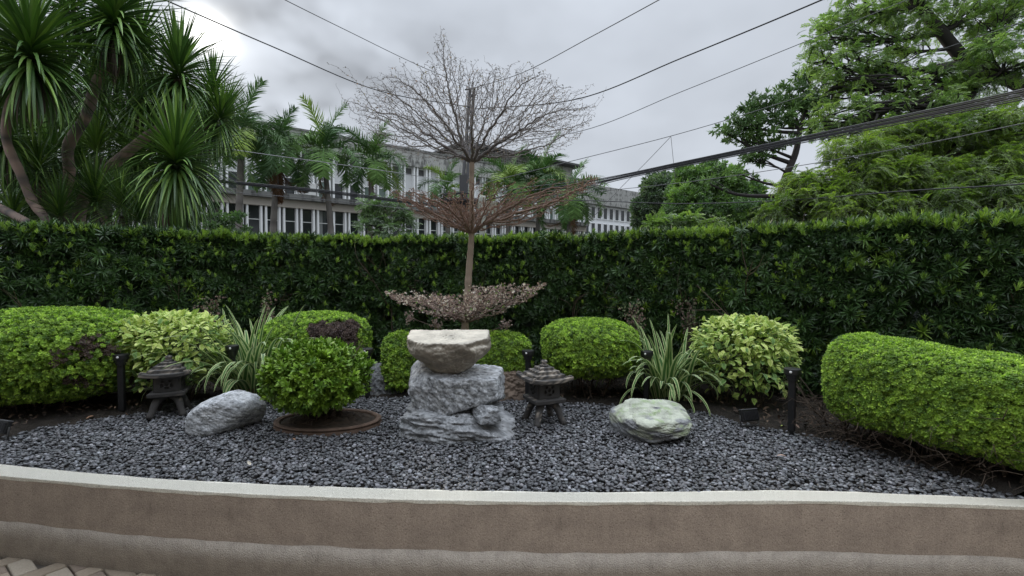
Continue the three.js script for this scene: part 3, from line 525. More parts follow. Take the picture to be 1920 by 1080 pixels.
function lantern(label, pos, turn, paleAmt, o) {
  const t = thing('stone_lantern', label, 'garden lantern', pos, turn, 'pagoda lanterns on the pebbles'), dark = [0.055, 0.052, 0.050], pale = [0.37, 0.32, 0.265];
  const roof = mesh('roof', weatherCol(squareRings([[0.075, 0.312], [0.150, 0.316, 0.014, 0.05], [0.160, 0.324, 0.020, 0.07], [0.161, 0.346, 0.022, 0.07], [0.152, 0.351, 0.018, 0.05], [0.126, 0.354, 0.002], [0.125, 0.376, 0.004], [0.119, 0.380, 0.003], [0.094, 0.383], [0.093, 0.403, 0.002], [0.087, 0.406], [0.060, 0.410], [0.059, 0.427, 0.002], [0.052, 0.431], [0.001, 0.435]], 10), dark, pale, paleAmt, o), M.rock, t);
  const hip = new GB(); for (let k = 0; k < 4; k++) { const a = Math.PI / 4 + k * Math.PI / 2, c = Math.cos(a) * 1.4142, s = Math.sin(a) * 1.4142; hip.tube([V(c * 0.162, 0.370, s * 0.162), V(c * 0.150, 0.368, s * 0.150), V(c * 0.124, 0.360, s * 0.124)], [0.009, 0.009, 0.006], 6); }
  mesh('hip_ridge', weatherCol(hip.build(), dark, pale, paleAmt + 0.12, o + 3), M.rock, roof);
  mesh('finial', weatherCol(new THREE.LatheGeometry([[0.001, 0.432], [0.034, 0.434], [0.036, 0.444], [0.020, 0.452], [0.026, 0.462], [0.028, 0.472], [0.020, 0.481], [0.001, 0.485]].map(([a, b]) => new THREE.Vector2(a, b)), 14), dark, pale, paleAmt, o + 7), M.rock, t);
  // chamber: four panels pierced with petal shaped openings
  const sh = new THREE.Shape(); sh.moveTo(-0.088, 0); sh.lineTo(0.088, 0); sh.lineTo(0.082, 0.124); sh.lineTo(-0.082, 0.124); sh.closePath();
  for (const [x, y, rx, ry] of [[0, 0.028, 0.021, 0.010], [-0.034, 0.050, 0.011, 0.017], [0.034, 0.050, 0.011, 0.017], [0, 0.062, 0.013, 0.015], [-0.026, 0.088, 0.014, 0.012], [0.026, 0.088, 0.014, 0.012]]) { const h = new THREE.Path(); h.absellipse(x, y, rx, ry, 0, Math.PI * 2, true); sh.holes.push(h); }
  const body = mesh('chamber', weatherCol(squareRings([[0.078, 0.192], [0.092, 0.192], [0.092, 0.202], [0.080, 0.202], [0.078, 0.316], [0.04, 0.316]], 3), dark, pale, paleAmt - 0.35, o), M.rock, t);
  const pg = new THREE.ExtrudeGeometry(sh, { depth: 0.012, bevelEnabled: false, curveSegments: 8 }); pg.deleteAttribute('uv'); weatherCol(pg, [0.055, 0.052, 0.050], pale, paleAmt - 0.38, o + 5);
  for (let k = 0; k < 4; k++) { const p = mesh('pierced_panel', pg, M.rock, body); p.rotation.y = k * Math.PI / 2; p.position.set(Math.sin(k * Math.PI / 2) * 0.084, 0.196, Math.cos(k * Math.PI / 2) * 0.084); }
  mesh('platform', weatherCol(squareRings([[0.05, 0.148], [0.112, 0.152], [0.128, 0.162], [0.130, 0.184, 0.003], [0.118, 0.193, 0.002], [0.05, 0.194]], 6), dark, pale, paleAmt - 0.22, o + 9), M.rock, t);
  for (let k = 0; k < 4; k++) {
    const a = Math.PI / 4 + k * Math.PI / 2, c = Math.cos(a), s = Math.sin(a), g = new GB();
    g.tube(smoothPts([V(c * 0.035, 0.150, s * 0.035), V(c * 0.085, 0.136, s * 0.085), V(c * 0.118, 0.095, s * 0.118), V(c * 0.138, 0.045, s * 0.138), V(c * 0.168, -0.012, s * 0.168)], 12), [0.034, 0.034, 0.033, 0.032, 0.031, 0.030, 0.029, 0.028, 0.027, 0.026, 0.026, 0.027, 0.029], 9);
    mesh('leg', weatherCol(g.build(), [0.062, 0.058, 0.055], pale, paleAmt - 0.25, o + k), M.rock, t);
  }
  return t;
}
lantern('dark pagoda lantern left, beside the oval grey boulder under the yellow leaved bush', at(318, 740, 4.02).setY(BED), 0.42, 0.02, 4);
lantern('pale roofed pagoda lantern standing right of the stone stack', at(1020, 745, 3.80).setY(BED), 0.38, 0.15, 17);
// ------------------------------------------------------------------ solar bollard lights
{
  const g = 'black solar bollard lights around the pebble bed';
  const first = thing('garden_light', '', 'garden light', [0, 0, 0], 0, g);
  mesh('post', new RoundedBoxGeometry(0.046, 0.40, 0.046, 2, 0.008).translate(0, 0.215, 0), M.blackPlastic, first);
  mesh('neck', new THREE.CylinderGeometry(0.054, 0.034, 0.052, 20).translate(0, 0.414, 0), M.darkClear, first);
  const head = mesh('head', new THREE.LatheGeometry([[0, 0.438], [0.054, 0.438], [0.057, 0.441], [0.057, 0.476], [0.054, 0.480], [0, 0.481]].map(([a, b]) => new THREE.Vector2(a, b)), 28), M.blackPlastic, first);
  mesh('sensor', new THREE.SphereGeometry(0.0095, 14, 10).scale(1, 1, 0.5).translate(0, 0.460, 0.0575), M.whiteDot, head);
  mesh('stake', new THREE.CylinderGeometry(0.013, 0.016, 0.05, 10).translate(0, 0.0, 0), M.blackPlastic, first);
  const list = [[229, 774, 0.497, 'solar bollard light between the far left clipped bush and the left lantern', -0.15], [437, 750, 0.51, 'solar bollard light in front of the left striped plant', -0.05], [689, 746, 0.47, 'solar bollard light right of the potted bush near the flat stone', -0.15], [990, 752, 0.47, 'solar bollard light directly behind the right lantern', -0.05], [1212, 756, 0.475, 'solar bollard light at the left edge of the right striped plant', 0.0], [1484, 812, 0.478, 'solar bollard light left end of the long clipped right hedge', 0.05]];
  list.forEach(([px, py, h, label, a], k) => { const o = k ? first.clone() : first; if (k) { o.name = numbered('garden_light'); scene.add(o); } o.position.copy(onGround(px, py)); o.scale.y = h / 0.481; o.rotation.y = Math.atan2(-o.position.x, -o.position.z) + a - 0.25; o.userData = { ...first.userData, label }; });
}
// ------------------------------------------------------------------ small finned spotlights
function spot(label, pos, turn) {
  const t = thing('spotlight', label, 'spotlight', pos, turn, 'small ground spotlights');
  mesh('casing', new RoundedBoxGeometry(0.145, 0.088, 0.03, 2, 0.006).rotateX(-0.35).translate(0, 0.075, 0), M.blackPlastic, t);
  const fin = new THREE.BoxGeometry(0.004, 0.066, 0.022).translate(0, 0, 0.024).rotateX(-0.35).translate(0, 0.073, 0);
  for (let k = 0; k < 10; k++) { const f = mesh('fin', fin, std(C(0.03, 0.03, 0.032), 0.4), t); f.position.x = -0.060 + k * 0.0133; }
  const g = new GB(); g.col = [0.1, 0.1, 0.1]; g.tube([V(-0.08, 0.08, 0), V(-0.08, 0.0, 0.01), V(0.08, 0.0, 0.01), V(0.08, 0.08, 0)], 0.006, 6); mesh('bracket', g.build(), M.twig, t);
  mesh('rim', new RoundedBoxGeometry(0.150, 0.008, 0.034, 1, 0.003).rotateX(-0.35).translate(0, 0.118, -0.014), std(C(0.09, 0.09, 0.095), 0.35), t);
}
spot('small finned black spotlight lying under the right yellow bush', onGround(1404, 797), 0.25);
spot('small black spotlight cut by the left frame edge under the far left bush', onGround(4, 820), -0.3);
// ------------------------------------------------------------------ plastic pipes along the soil edge
tag(mesh('pipe', tubeGeo([onGround(60, 754).setY(BED + 0.035), onGround(180, 746).setY(BED + 0.04), onGround(330, 733).setY(BED + 0.045)], 0.013, 10, 12), std(C(0.52, 0.51, 0.47), 0.5)), 'long white plastic pipe lying on soil behind the left lantern', 'pipe');
tag(mesh('pipe', tubeGeo([at(688, 692, 5.3), at(740, 688, 5.3)], 0.013, 10), std(C(0.50, 0.42, 0.32), 0.6)), 'short beige pipe behind the flat streaked stone', 'pipe');
// ------------------------------------------------------------------ leaf clusters shared by bushes, hedge and trees
function tuft(seed, n, L, W, { lo = 0.25, hi = 1.35, prof = RHOMB, seg = 2, bend = 0.3, fold = 0.2, spread = 0, vary = 0.25, stem = 0, yellow = 0 } = {}) {
  const r = rngOf(seed), g = new GB();
  for (let k = 0; k < n; k++) {
    const a = k * 2.39996 + r.g() * 0.5, th = lerp(lo, hi, (k + r()) / n), d = V(Math.cos(a) * Math.sin(th), Math.cos(th), Math.sin(a) * Math.sin(th)), f = 1 + r.g() * vary, l = L * r.in(0.75, 1.15);
    const o = V(0, stem * (1 - (k + 0.5) / n), 0).addScaledVector(d, spread * r());
    g.leaf(o, d, V(0, 1, 0).addScaledVector(r.dir(), 0.35), l, W * r.in(0.8, 1.15), { n: seg, bend: bend * r.in(0.4, 1.4), fold, prof, col: [f * (1 + yellow * r()), f, f * r.in(0.8, 1.1)] });
  }
  return g.build();
}
const leafTufts = {
  tiny: [1, 2, 3, 4].map((s) => tuft(s, 14, 0.0215, 0.0165, { lo: 0.5, hi: 1.62, spread: 0.012, stem: 0.012 })),
  tinyFlat: [5, 6, 7].map((s) => tuft(s, 13, 0.028, 0.0175, { lo: 0.5, hi: 1.65, spread: 0.008, stem: 0.006 })),
  mid: [11, 12, 13, 14].map((s) => tuft(s, 10, 0.046, 0.021, { lo: 0.2, hi: 1.45, prof: OVATE, seg: 3, stem: 0.03, bend: 0.5 })),
  whorl: [21, 22, 23, 24, 25].map((s) => tuft(s, 24, 0.105, 0.0125, { lo: 0.15, hi: 1.75, prof: LANCE, seg: 4, stem: 0.035, bend: 0.55, fold: 0.12, vary: 0.22 })),
  shoot: [31, 32].map((s) => tuft(s, 16, 0.062, 0.010, { lo: 0.05, hi: 0.9, prof: LANCE, seg: 3, stem: 0.03, bend: 0.25, vary: 0.2 })),
};
// twigs: woody stems with forks, from the ground to points inside the foliage
function twigs(g, r, from, to, rad, forks) {
  const mid = from.clone().lerp(to, 0.5).addScaledVector(r.dir(), from.distanceTo(to) * 0.16), n = 7, pts = smoothPts([from, mid, to], n);
  const f = r.in(0.75, 1.25); g.col = [0.085 * f, 0.062 * f, 0.045 * f];
  g.tube(pts, pts.map((_, k) => rad * (1 - 0.65 * k / n)), 5, null, false);
  if (forks > 0) for (let k = 0; k < 3; k++) { const s = pts[2 + Math.floor(r() * 4)], L = from.distanceTo(to) * r.in(0.35, 0.6); twigs(g, r, s, s.clone().addScaledVector(to.clone().sub(from).normalize().addScaledVector(r.dir(), 0.75).normalize(), L), rad * 0.5, forks - 1); }
}
// a clipped rounded body: superellipsoid, upper and lower half of their own height
function bodySampler({ a, c, y0, ym, y1, e = 2.6, ev = 2.4, lump = 0.06, seed = 1 }) {
  const o = seed * 3.7;
  return (r, depth) => {
    const d = r.dir(), up = d.y >= 0, b = up ? y1 - ym : ym - y0;
    const h = Math.pow(Math.pow(Math.abs(d.x) / a, e) + Math.pow(Math.abs(d.z) / c, e), ev / e) + Math.pow(Math.abs(d.y) / b, ev);
    let t = Math.pow(h, -1 / ev);
    t *= 1 + lump * N3(d.x * 3.2 + o, d.y * 3.2, d.z * 3.2) + lump * 0.5 * N3(d.x * 8 + o, d.y * 8, d.z * 8);
    const p = d.clone().multiplyScalar(t * (1 - depth)), gx = Math.sign(d.x) * Math.pow(Math.abs(p.x) / a, e - 1) / a, gy = Math.sign(d.y) * Math.pow(Math.abs(p.y) / b, ev - 1) / b, gz = Math.sign(d.z) * Math.pow(Math.abs(p.z) / c, e - 1) / c;
    p.y += ym; return { p, n: V(gx, gy, gz).normalize() };
  };
}
const TONE = { bright: [C(0.400, 0.650, 0.055), C(0.560, 0.780, 0.110)], old: [C(0.060, 0.140, 0.018), C(0.150, 0.290, 0.032)] };
function clipped(name, label, pos, turn, cat, o) {
  const t = thing(name, label, cat, pos, turn, o.group), r = rngOf(o.seed), list = [], sample = bodySampler(o), tones = o.tones || TONE;
  for (let k = 0; k < o.count; k++) {
    const deep = Math.pow(r(), 1.6) * (o.deep ?? 0.22), { p, n } = sample(r, deep);
    const low = (p.y - o.y0) / (o.y1 - o.y0);
    if (low < (o.sparse ?? 0.25) && r() < (o.thin ?? 0.45)) continue;
    if (o.hole && fbm(p.x * 6 + o.seed, p.y * 6, p.z * 6, 2) < o.hole && n.y < 0.5) continue;
    const axis = n.clone().addScaledVector(V(0, 1, 0), o.rise ?? 0.35).addScaledVector(r.dir(), 0.45), m = frame(p, axis, r.dir(), r.in(0.75, 1.25) * (o.scale || 1));
    // leaf age varies by chance and in drifts
    const young = clamp(0.50 + 0.28 * N3(p.x * 16, p.y * 16, p.z * 16) + r.g() * 0.5, 0, 1);
    let c = mixC(mixC(tones.old[0], tones.old[1], r()), mixC(tones.bright[0], tones.bright[1], r()), young);
    if (o.patch) c = o.patch(p, n, r, c) || c;
    list.push({ m, c });
  }
  instances('foliage', o.leaves, M.softLeaf, list, t);
  const g = new GB();
  for (let k = 0; k < (o.stems ?? 9); k++) { const a = r() * 6.28, q = Math.sqrt(r()); twigs(g, r, V(Math.cos(a) * o.a * 0.45 * q, -0.02, Math.sin(a) * o.c * 0.45 * q), V(Math.cos(a) * o.a * 0.8 * q, o.y0 + (o.y1 - o.y0) * r.in(0.25, 0.6), Math.sin(a) * o.c * 0.8 * q), r.in(0.006, 0.011), 2); }
  // dead inner twigs that show under the skirt of leaves
  for (let k = 0; k < (o.dead ?? 60); k++) { const a = r() * 6.28, q = r.in(0.5, 0.98), s = V(Math.cos(a) * o.a * q * 0.7, o.y0 * r.in(0.25, 0.9) + 0.02, Math.sin(a) * o.c * q * 0.7); twigs(g, r, s, s.clone().add(V(Math.cos(a) * r.in(0.05, 0.16), r.in(-0.06, 0.16), Math.sin(a) * r.in(0.05, 0.16))), 0.0022, 0); }
  mesh('branches', g.build(), M.twig, t);
  return t;
}
const foot = (px, py, d) => at(px, py, d).setY(BED);
clipped('clipped_bush', 'large rounded bright green clipped bush at the far left edge', V(-4.13, BED, -4.22), 0.3, 'bush', { seed: 101, a: 0.86, c: 0.62, y0: 0.09, ym: 0.46, y1: 0.845, e: 3, ev: 2.7, count: 31000, scale: 0.76, leaves: leafTufts.tiny, dead: 120, stems: 12, sparse: 0.3, thin: 0.5, lump: 0.03,
  patch: (p, n, r) => p.x > 0.35 && fbm(p.x * 4, p.y * 6, p.z * 4 + 3, 2) > 0.12 && n.y < 0.6 ? mixC(C(0.07, 0.045, 0.035), C(0.13, 0.09, 0.06), r()) : null });
clipped('clipped_bush', 'flat domed bright green bush with a dead brown patch behind the potted bush', foot(597, 740, 4.85), 0, 'bush', { seed: 102, a: 0.50, c: 0.46, y0: 0.14, ym: 0.52, y1: 0.765, e: 2.6, ev: 2.5, count: 19000, scale: 0.75, leaves: leafTufts.tiny, dead: 120, stems: 9, sparse: 0.45, thin: 0.72, lump: 0.03,
  patch: (p, n, r) => p.x + 0.06 * N3(p.y * 9, p.z * 9, 1) > 0.06 && p.x < 0.46 && p.y < 0.70 + 0.02 * N3(p.x * 12, 1, 2) && p.y > 0.3 && p.z > 0.05 ? mixC(C(0.075, 0.048, 0.042), C(0.17, 0.115, 0.095), r()) : null });
clipped('clipped_bush', 'bright green clipped dome bush just right of the pale roofed lantern', foot(1104, 742, 4.62), 0, 'bush', { seed: 103, a: 0.445, c: 0.42, y0: 0.20, ym: 0.50, y1: 0.715, e: 2.9, ev: 2.9, count: 20000, scale: 0.75, leaves: leafTufts.tiny, dead: 190, stems: 10, sparse: 0.30, thin: 0.5, lump: 0.025 });
clipped('clipped_bush', 'small boxy green bush left of the stone stack', foot(752, 740, 4.72), 0, 'bush', { seed: 104, a: 0.145, c: 0.20, y0: 0.03, ym: 0.36, y1: 0.575, e: 3.4, ev: 3.2, count: 4200, scale: 0.88, leaves: leafTufts.tinyFlat, dead: 40, stems: 5, sparse: 0.3, thin: 0.4, lump: 0.06, rise: 0.6 });
clipped('clipped_bush', 'boxy green bush right of the stone stack behind the lantern', foot(930, 740, 4.72), 0, 'bush', { seed: 105, a: 0.335, c: 0.22, y0: 0.03, ym: 0.36, y1: 0.575, e: 3.4, ev: 3.2, count: 8000, scale: 0.88, leaves: leafTufts.tinyFlat, dead: 60, stems: 7, sparse: 0.3, thin: 0.4, lump: 0.06, rise: 0.6 });
// ------------------------------------------------------------------ long clipped hedge along the right side
{
  const t = thing('low_hedge', 'long low bright green clipped hedge running along the right edge', 'hedge', V(0, 0, 0)), r = rngOf(110), list = [];
  const line = smoothPts([V(2.40, 0, -3.50), V(2.64, 0, -3.08), V(2.96, 0, -2.68), V(3.40, 0, -2.24), V(4.0, 0, -1.9)], 60), hw = 0.34;
  const nL = line.length - 1;
  for (let k = 0; k < 56000; k++) {
    let u = r() * 1.0, f = u * nL, i = Math.min(nL - 1, Math.floor(f)), base = line[i].clone().lerp(line[i + 1], f - i), tan = line[i + 1].clone().sub(line[i]).normalize(), side = V(-tan.z, 0, tan.x);
    const topH = lerp(0.735, 0.60, Math.min(1, u * 1.15)) + 0.006 * N3(u * 7, 2, 3), y0 = lerp(0.15, 0.05, u), ym = 0.47;
    let a = r() * 6.283, ca = Math.cos(a), sa = Math.sin(a), b = sa > 0 ? topH - ym : ym - y0, e = 3.2;
    let rad = Math.pow(Math.pow(Math.abs(ca) / hw, e) + Math.pow(Math.abs(sa) / b, e), -1 / e), n = side.clone().multiplyScalar(Math.sign(ca) * Math.pow(Math.abs(ca) * rad / hw, e - 1) / hw).add(V(0, Math.sign(sa) * Math.pow(Math.abs(sa) * rad / b, e - 1) / b, 0)).normalize();
    let off = 0;
    if (u < 0.07) { off = Math.sqrt(1 - ((0.07 - u) / 0.07) ** 2); rad *= 0.25 + 0.75 * off; n.addScaledVector(tan, -(1 - off) * 1.8).normalize(); }
    const deep = Math.pow(r(), 1.6) * 0.22; rad *= (1 - deep) * (1 + 0.03 * N3(base.x * 3, base.z * 3, a * 1.3) + 0.012 * N3(base.x * 9, base.z * 9, a * 3));
    const p = base.addScaledVector(side, ca * rad); p.y = BED + ym + sa * rad;
    if (sa < -0.45 && ca < 0 && r() < 0.5) continue;
    const young = clamp(0.50 + 0.28 * N3(p.x * 16, p.y * 16, p.z * 16) + r.g() * 0.5, 0, 1);
    const c = mixC(mixC(C(0.060, 0.140, 0.018), C(0.150, 0.290, 0.032), r()), mixC(C(0.360, 0.590, 0.050), C(0.510, 0.730, 0.100), r()), young);
    list.push({ m: frame(p, n.clone().add(V(0, 0.35, 0)).addScaledVector(r.dir(), 0.45), r.dir(), r.in(0.52, 0.86)), c });
  }
  instances('foliage', leafTufts.tiny, M.softLeaf, list, t);
  const g = new GB();
  for (let k = 0; k < 46; k++) { const b = line[Math.floor(r() * nL)], s = V(b.x + r.g() * 0.13, BED - 0.02, b.z + r.g() * 0.13); twigs(g, r, s, V(s.x + r.g() * 0.22 - 0.05, BED + r.in(0.3, 0.5), s.z + r.g() * 0.22), r.in(0.005, 0.012), 2); }
  for (let k = 0; k < 900; k++) { const b = line[Math.floor(r() * nL * 0.8)], s = V(b.x - r.in(0.05, 0.36), BED + r.in(0.01, 0.30), b.z + r.g() * 0.14); twigs(g, r, s, s.clone().add(V(r.in(-0.14, 0.02), r.in(-0.08, 0.10), r.g() * 0.12)), 0.0022, 0); }
  mesh('branches', g.build(), M.twig, t);
}
// ------------------------------------------------------------------ tall hedge of narrow dark leaves
{
  const t = thing('tall_hedge', 'tall dark green hedge of narrow leaves closing the whole garden behind', 'hedge'), r = rngOf(120), dark = [], shoots = [], n = hedgePath.length - 1, g = new GB();
  const cum = [0]; for (let k = 1; k <= n; k++) cum.push(cum[k - 1] + hedgePath[k].distanceTo(hedgePath[k - 1]));
  const total = cum[n], place = (s) => { let i = 0; while (i < n - 1 && cum[i + 1] < s) i++; const a = hedgePath[i], b = hedgePath[i + 1], tan = b.clone().sub(a).normalize(); return { p: a.clone().lerp(b, (s - cum[i]) / (cum[i + 1] - cum[i])), out: V(-tan.z, 0, tan.x) }; };
  const topY = (s) => 2.035 + 0.022 * N3(s * 1.3, 5, 1) + 0.02 * N3(s * 4, 1, 7);
  const gaps = [[at(178, 572, 5.0), 0.13], [at(240, 545, 5.25), 0.10], [at(357, 524, 5.7), 0.07], [at(1464, 511, 4.75), 0.07], [at(832, 628, 6.1), 0.06]];
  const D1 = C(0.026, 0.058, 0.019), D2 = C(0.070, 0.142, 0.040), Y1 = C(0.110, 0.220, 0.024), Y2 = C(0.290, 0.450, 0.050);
  for (let k = 0; k < 38000; k++) {
    const s = r() * total, { p, out } = place(s), u = r(), H = topY(s), bulge = 0.29 + 0.20 * fbm(s * 1.0, 0, 2, 3);
    let q, nn, deep = Math.pow(r(), 1.5) * 0.34;
    if (u < 0.86) { const y = lerp(BED + 0.05, H, Math.pow(r(), 0.95)); deep += 0.22 * clamp(fbm(s * 1.9, y * 2.4, 11, 3) * 1.6 - 0.12, 0, 1); if (r() < 0.62 * clamp(fbm(s * 1.5 + 9, y * 2, 4, 3) * 2.6 - 0.42, 0, 1)) continue; q = p.clone().addScaledVector(out, bulge + 0.05 * N3(s * 3, y * 3, 1) - deep - 0.10 * smoothstep(y, H - 0.12, H)); q.y = y; nn = out.clone().add(V(0, 0.45, 0)); }
    else { q = p.clone().addScaledVector(out, lerp(-0.3, bulge, r())); q.y = H - deep * 0.35; nn = V(0, 1, 0).addScaledVector(out, 0.15); }
    if (Math.abs(q.x / q.z) > 1.5) continue;
    if (gaps.some(([c, rad]) => { const d = q.clone().sub(c); d.addScaledVector(out, -d.dot(out)); return d.length() < rad * (1 + 0.4 * N3(q.x * 9, q.y * 9, 3)); }) && r() < 0.95) continue;
    const m = frame(q, nn.addScaledVector(r.dir(), 0.6), r.dir(), r.in(0.58, 1.05));
    const young = r() < 0.035 ? 0.9 : 0;
    dark.push({ m, c: mixC(mixC(D1, D2, r() ** 1.5), mixC(Y1, Y2, r()), young * 0.75) });
  }
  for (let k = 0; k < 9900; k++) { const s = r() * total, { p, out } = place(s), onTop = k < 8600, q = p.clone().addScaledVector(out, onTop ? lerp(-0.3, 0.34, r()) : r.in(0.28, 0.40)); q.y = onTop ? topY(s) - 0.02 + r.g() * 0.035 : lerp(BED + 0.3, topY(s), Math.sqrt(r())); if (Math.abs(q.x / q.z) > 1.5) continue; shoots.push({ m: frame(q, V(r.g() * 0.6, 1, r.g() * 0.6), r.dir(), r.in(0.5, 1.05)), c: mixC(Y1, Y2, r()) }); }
  instances('foliage', leafTufts.whorl, M.glossLeaf, dark, t);
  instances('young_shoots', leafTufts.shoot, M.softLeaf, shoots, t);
  for (let s = 0.2; s < total; s += r.in(0.12, 0.22)) { const { p, out } = place(s), b = p.clone().addScaledVector(out, r.in(-0.1, 0.14)); if (Math.abs(p.x / p.z) > 1.5) continue; b.y = BED - 0.03; const e = b.clone().addScaledVector(out, r.in(-0.05, 0.12)); e.y = r.in(1.3, 1.85); e.x += r.g() * 0.12; twigs(g, r, b, e, r.in(0.010, 0.020), 2); }
  mesh('stems', g.build(), M.twig, t);
}
// ------------------------------------------------------------------ yellow leaved bushes: large drooping ovate leaves
function leafGeoOne(L, W, { n = 5, bend = 0.8, fold = 0.25, prof = OVATE, col = [1, 1, 1], edge = null, tw = 0 } = {}) { const g = new GB(); g.leaf(V(0, 0, 0), V(0, 1, 0), V(0, 0, 1), L, W, { n, bend, fold, prof, col, edge, tw }); return g.build(); }
function yellowBush(label, pos, seed, { a, c, y0, ym, y1, count, near }) {
  const t = thing('yellow_leaved_bush', label, 'bush', pos), r = rngOf(seed), sample = bodySampler({ a, c, y0, ym, y1, e: 3.0, ev: 3.4, lump: 0.08, seed });
  const kinds = [], geos = [];
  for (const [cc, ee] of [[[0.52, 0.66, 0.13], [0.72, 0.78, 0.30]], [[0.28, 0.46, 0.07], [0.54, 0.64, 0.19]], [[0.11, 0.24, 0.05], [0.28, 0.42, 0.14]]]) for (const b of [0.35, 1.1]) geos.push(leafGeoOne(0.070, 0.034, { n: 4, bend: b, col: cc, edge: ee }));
  const spotsL = [];
  for (let k = 0; k < count; k++) {
    const deep = Math.pow(r(), 1.5) * 0.3, { p, n } = sample(r, deep), low = (p.y - y0) / (y1 - y0);
    if (low < 0.5 && r() < lerp(0.93, 0.1, low / 0.5)) continue;
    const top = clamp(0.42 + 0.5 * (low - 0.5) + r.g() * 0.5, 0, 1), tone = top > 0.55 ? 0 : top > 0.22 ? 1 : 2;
    const dir = V(n.x, n.y * 0.5 + 0.18, n.z).normalize().addScaledVector(r.dir(), 0.95).normalize(), up = V(0, 1, 0).addScaledVector(n, 0.6).addScaledVector(r.dir(), 0.35);
    const s = r.in(0.5, 1.3), facing = n.z + 0.5 * n.y - deep * 3 + r() * 0.4;
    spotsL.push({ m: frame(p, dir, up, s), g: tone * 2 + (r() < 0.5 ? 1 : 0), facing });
  }
  spotsL.sort((x, y) => y.facing - x.facing);
  const pick = spotsL.slice(0, Math.min(spotsL.length, 560)).filter((_, k) => k % 2 === 0).slice(0, near), chosen = new Set(pick), rest = spotsL.filter((s) => !chosen.has(s));
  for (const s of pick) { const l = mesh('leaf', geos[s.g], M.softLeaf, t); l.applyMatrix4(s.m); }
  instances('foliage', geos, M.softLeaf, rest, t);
  const g = new GB();
  for (let k = 0; k < 12; k++) { const an = r() * 6.28, q = Math.sqrt(r()); twigs(g, r, V(Math.cos(an) * a * 0.5 * q, -0.02, Math.sin(an) * c * 0.5 * q), V(Math.cos(an) * a * 0.75 * q, lerp(y0, y1, r.in(0.5, 0.85)), Math.sin(an) * c * 0.75 * q), r.in(0.004, 0.007), 2); }
  mesh('branches', g.build(), M.twig, t);
  return t;
}
yellowBush('yellow green leaved bush behind the left lantern', foot(322, 745, 4.4), 131, { a: 0.47, c: 0.36, y0: 0.12, ym: 0.50, y1: 0.77, count: 3400, near: 280 });
yellowBush('yellow green leaved bush with bare lower stems, left of the long right hedge', foot(1393, 752, 4.25), 132, { a: 0.40, c: 0.34, y0: 0.10, ym: 0.50, y1: 0.755, count: 3000, near: 280 });
// ------------------------------------------------------------------ striped strap leaved plants
function strapPlant(label, pos, seed, n, spread, tall = 1) {
  const t = thing('striped_plant', label, 'plant', pos), r = rngOf(seed), geos = [], rest = [];
  const cream = [0.52, 0.60, 0.27], green = [0.070, 0.175, 0.036];
  const strapGeo = (L, W, b0, b1) => {               // five columns: green, cream margin, green heart
    const g = new GB(), N = 11; let prev = null, p = V(0, 0, 0);
    for (let k = 0; k <= N; k++) {
      const s = k / N, a = lerp(b0, b1, Math.pow(s, 1.5)), d = V(0, Math.cos(a), Math.sin(a)), nn = V(0, Math.sin(a), -Math.cos(a)), w = STRAP(s) * W / 2, cur = [];
      for (const [f, cc] of [[-1, cream], [-0.62, cream], [-0.45, green], [0, green], [0.45, green], [0.62, cream], [1, cream]]) cur.push(g.v(p.x + f * w, p.y + nn.y * Math.abs(f) * w * 0.35, p.z + nn.z * Math.abs(f) * w * 0.35, cc));
      if (prev) for (let j = 0; j < 6; j++) g.q(prev[j], prev[j + 1], cur[j + 1], cur[j]);
      prev = cur; p.addScaledVector(d, L / N);
    }
    return g.build();
  };
  for (const [L, b1] of [[0.70, 1.1], [0.62, 2.0], [0.64, 2.6], [0.58, 2.9], [0.68, 0.7], [0.74, 1.7]]) geos.push(strapGeo(L, 0.047, 0.06, b1));
  for (let k = 0; k < n; k++) {
    const a = r() * 6.283, q = Math.sqrt(r()) * spread, o = V(Math.cos(a) * q + r.g() * 0.03, r.in(-0.01, 0.16), Math.sin(a) * q * 0.7), lean = r.in(0.05, 0.8), ha = a + r.g() * 0.8, Y = V(Math.cos(ha) * lean, 1, Math.sin(ha) * lean), outw = V(Math.cos(ha), 0, Math.sin(ha));
    const m = frame(o, Y, outw, V(r.in(0.8, 1.25), r.in(0.75, 1.12) * tall, r.in(0.75, 1.12) * tall));
    if (k < 210) mesh('leaf', geos[k % geos.length], M.softLeaf, t).applyMatrix4(m); else rest.push({ m });
  }
  instances('foliage', geos, M.softLeaf, rest, t);
  const g = new GB(); for (let k = 0; k < 26; k++) { const a = r() * 6.28, q = r() * spread; g.col = [0.11, 0.075, 0.04]; g.tube([V(Math.cos(a) * q, -0.02, Math.sin(a) * q * 0.7), V(Math.cos(a) * q * 1.1, 0.16, Math.sin(a) * q * 0.8)], [0.009, 0.006], 6); }
  mesh('stalks', g.build(), M.twig, t);
}
strapPlant('striped strap leaved plant between the left yellow bush and the brown patched dome', foot(482, 742, 4.55), 141, 200, 0.26, 1.2);
strapPlant('striped strap leaved plant right of the clipped dome, over the dark rounded stone', foot(1250, 740, 4.45), 142, 165, 0.22);
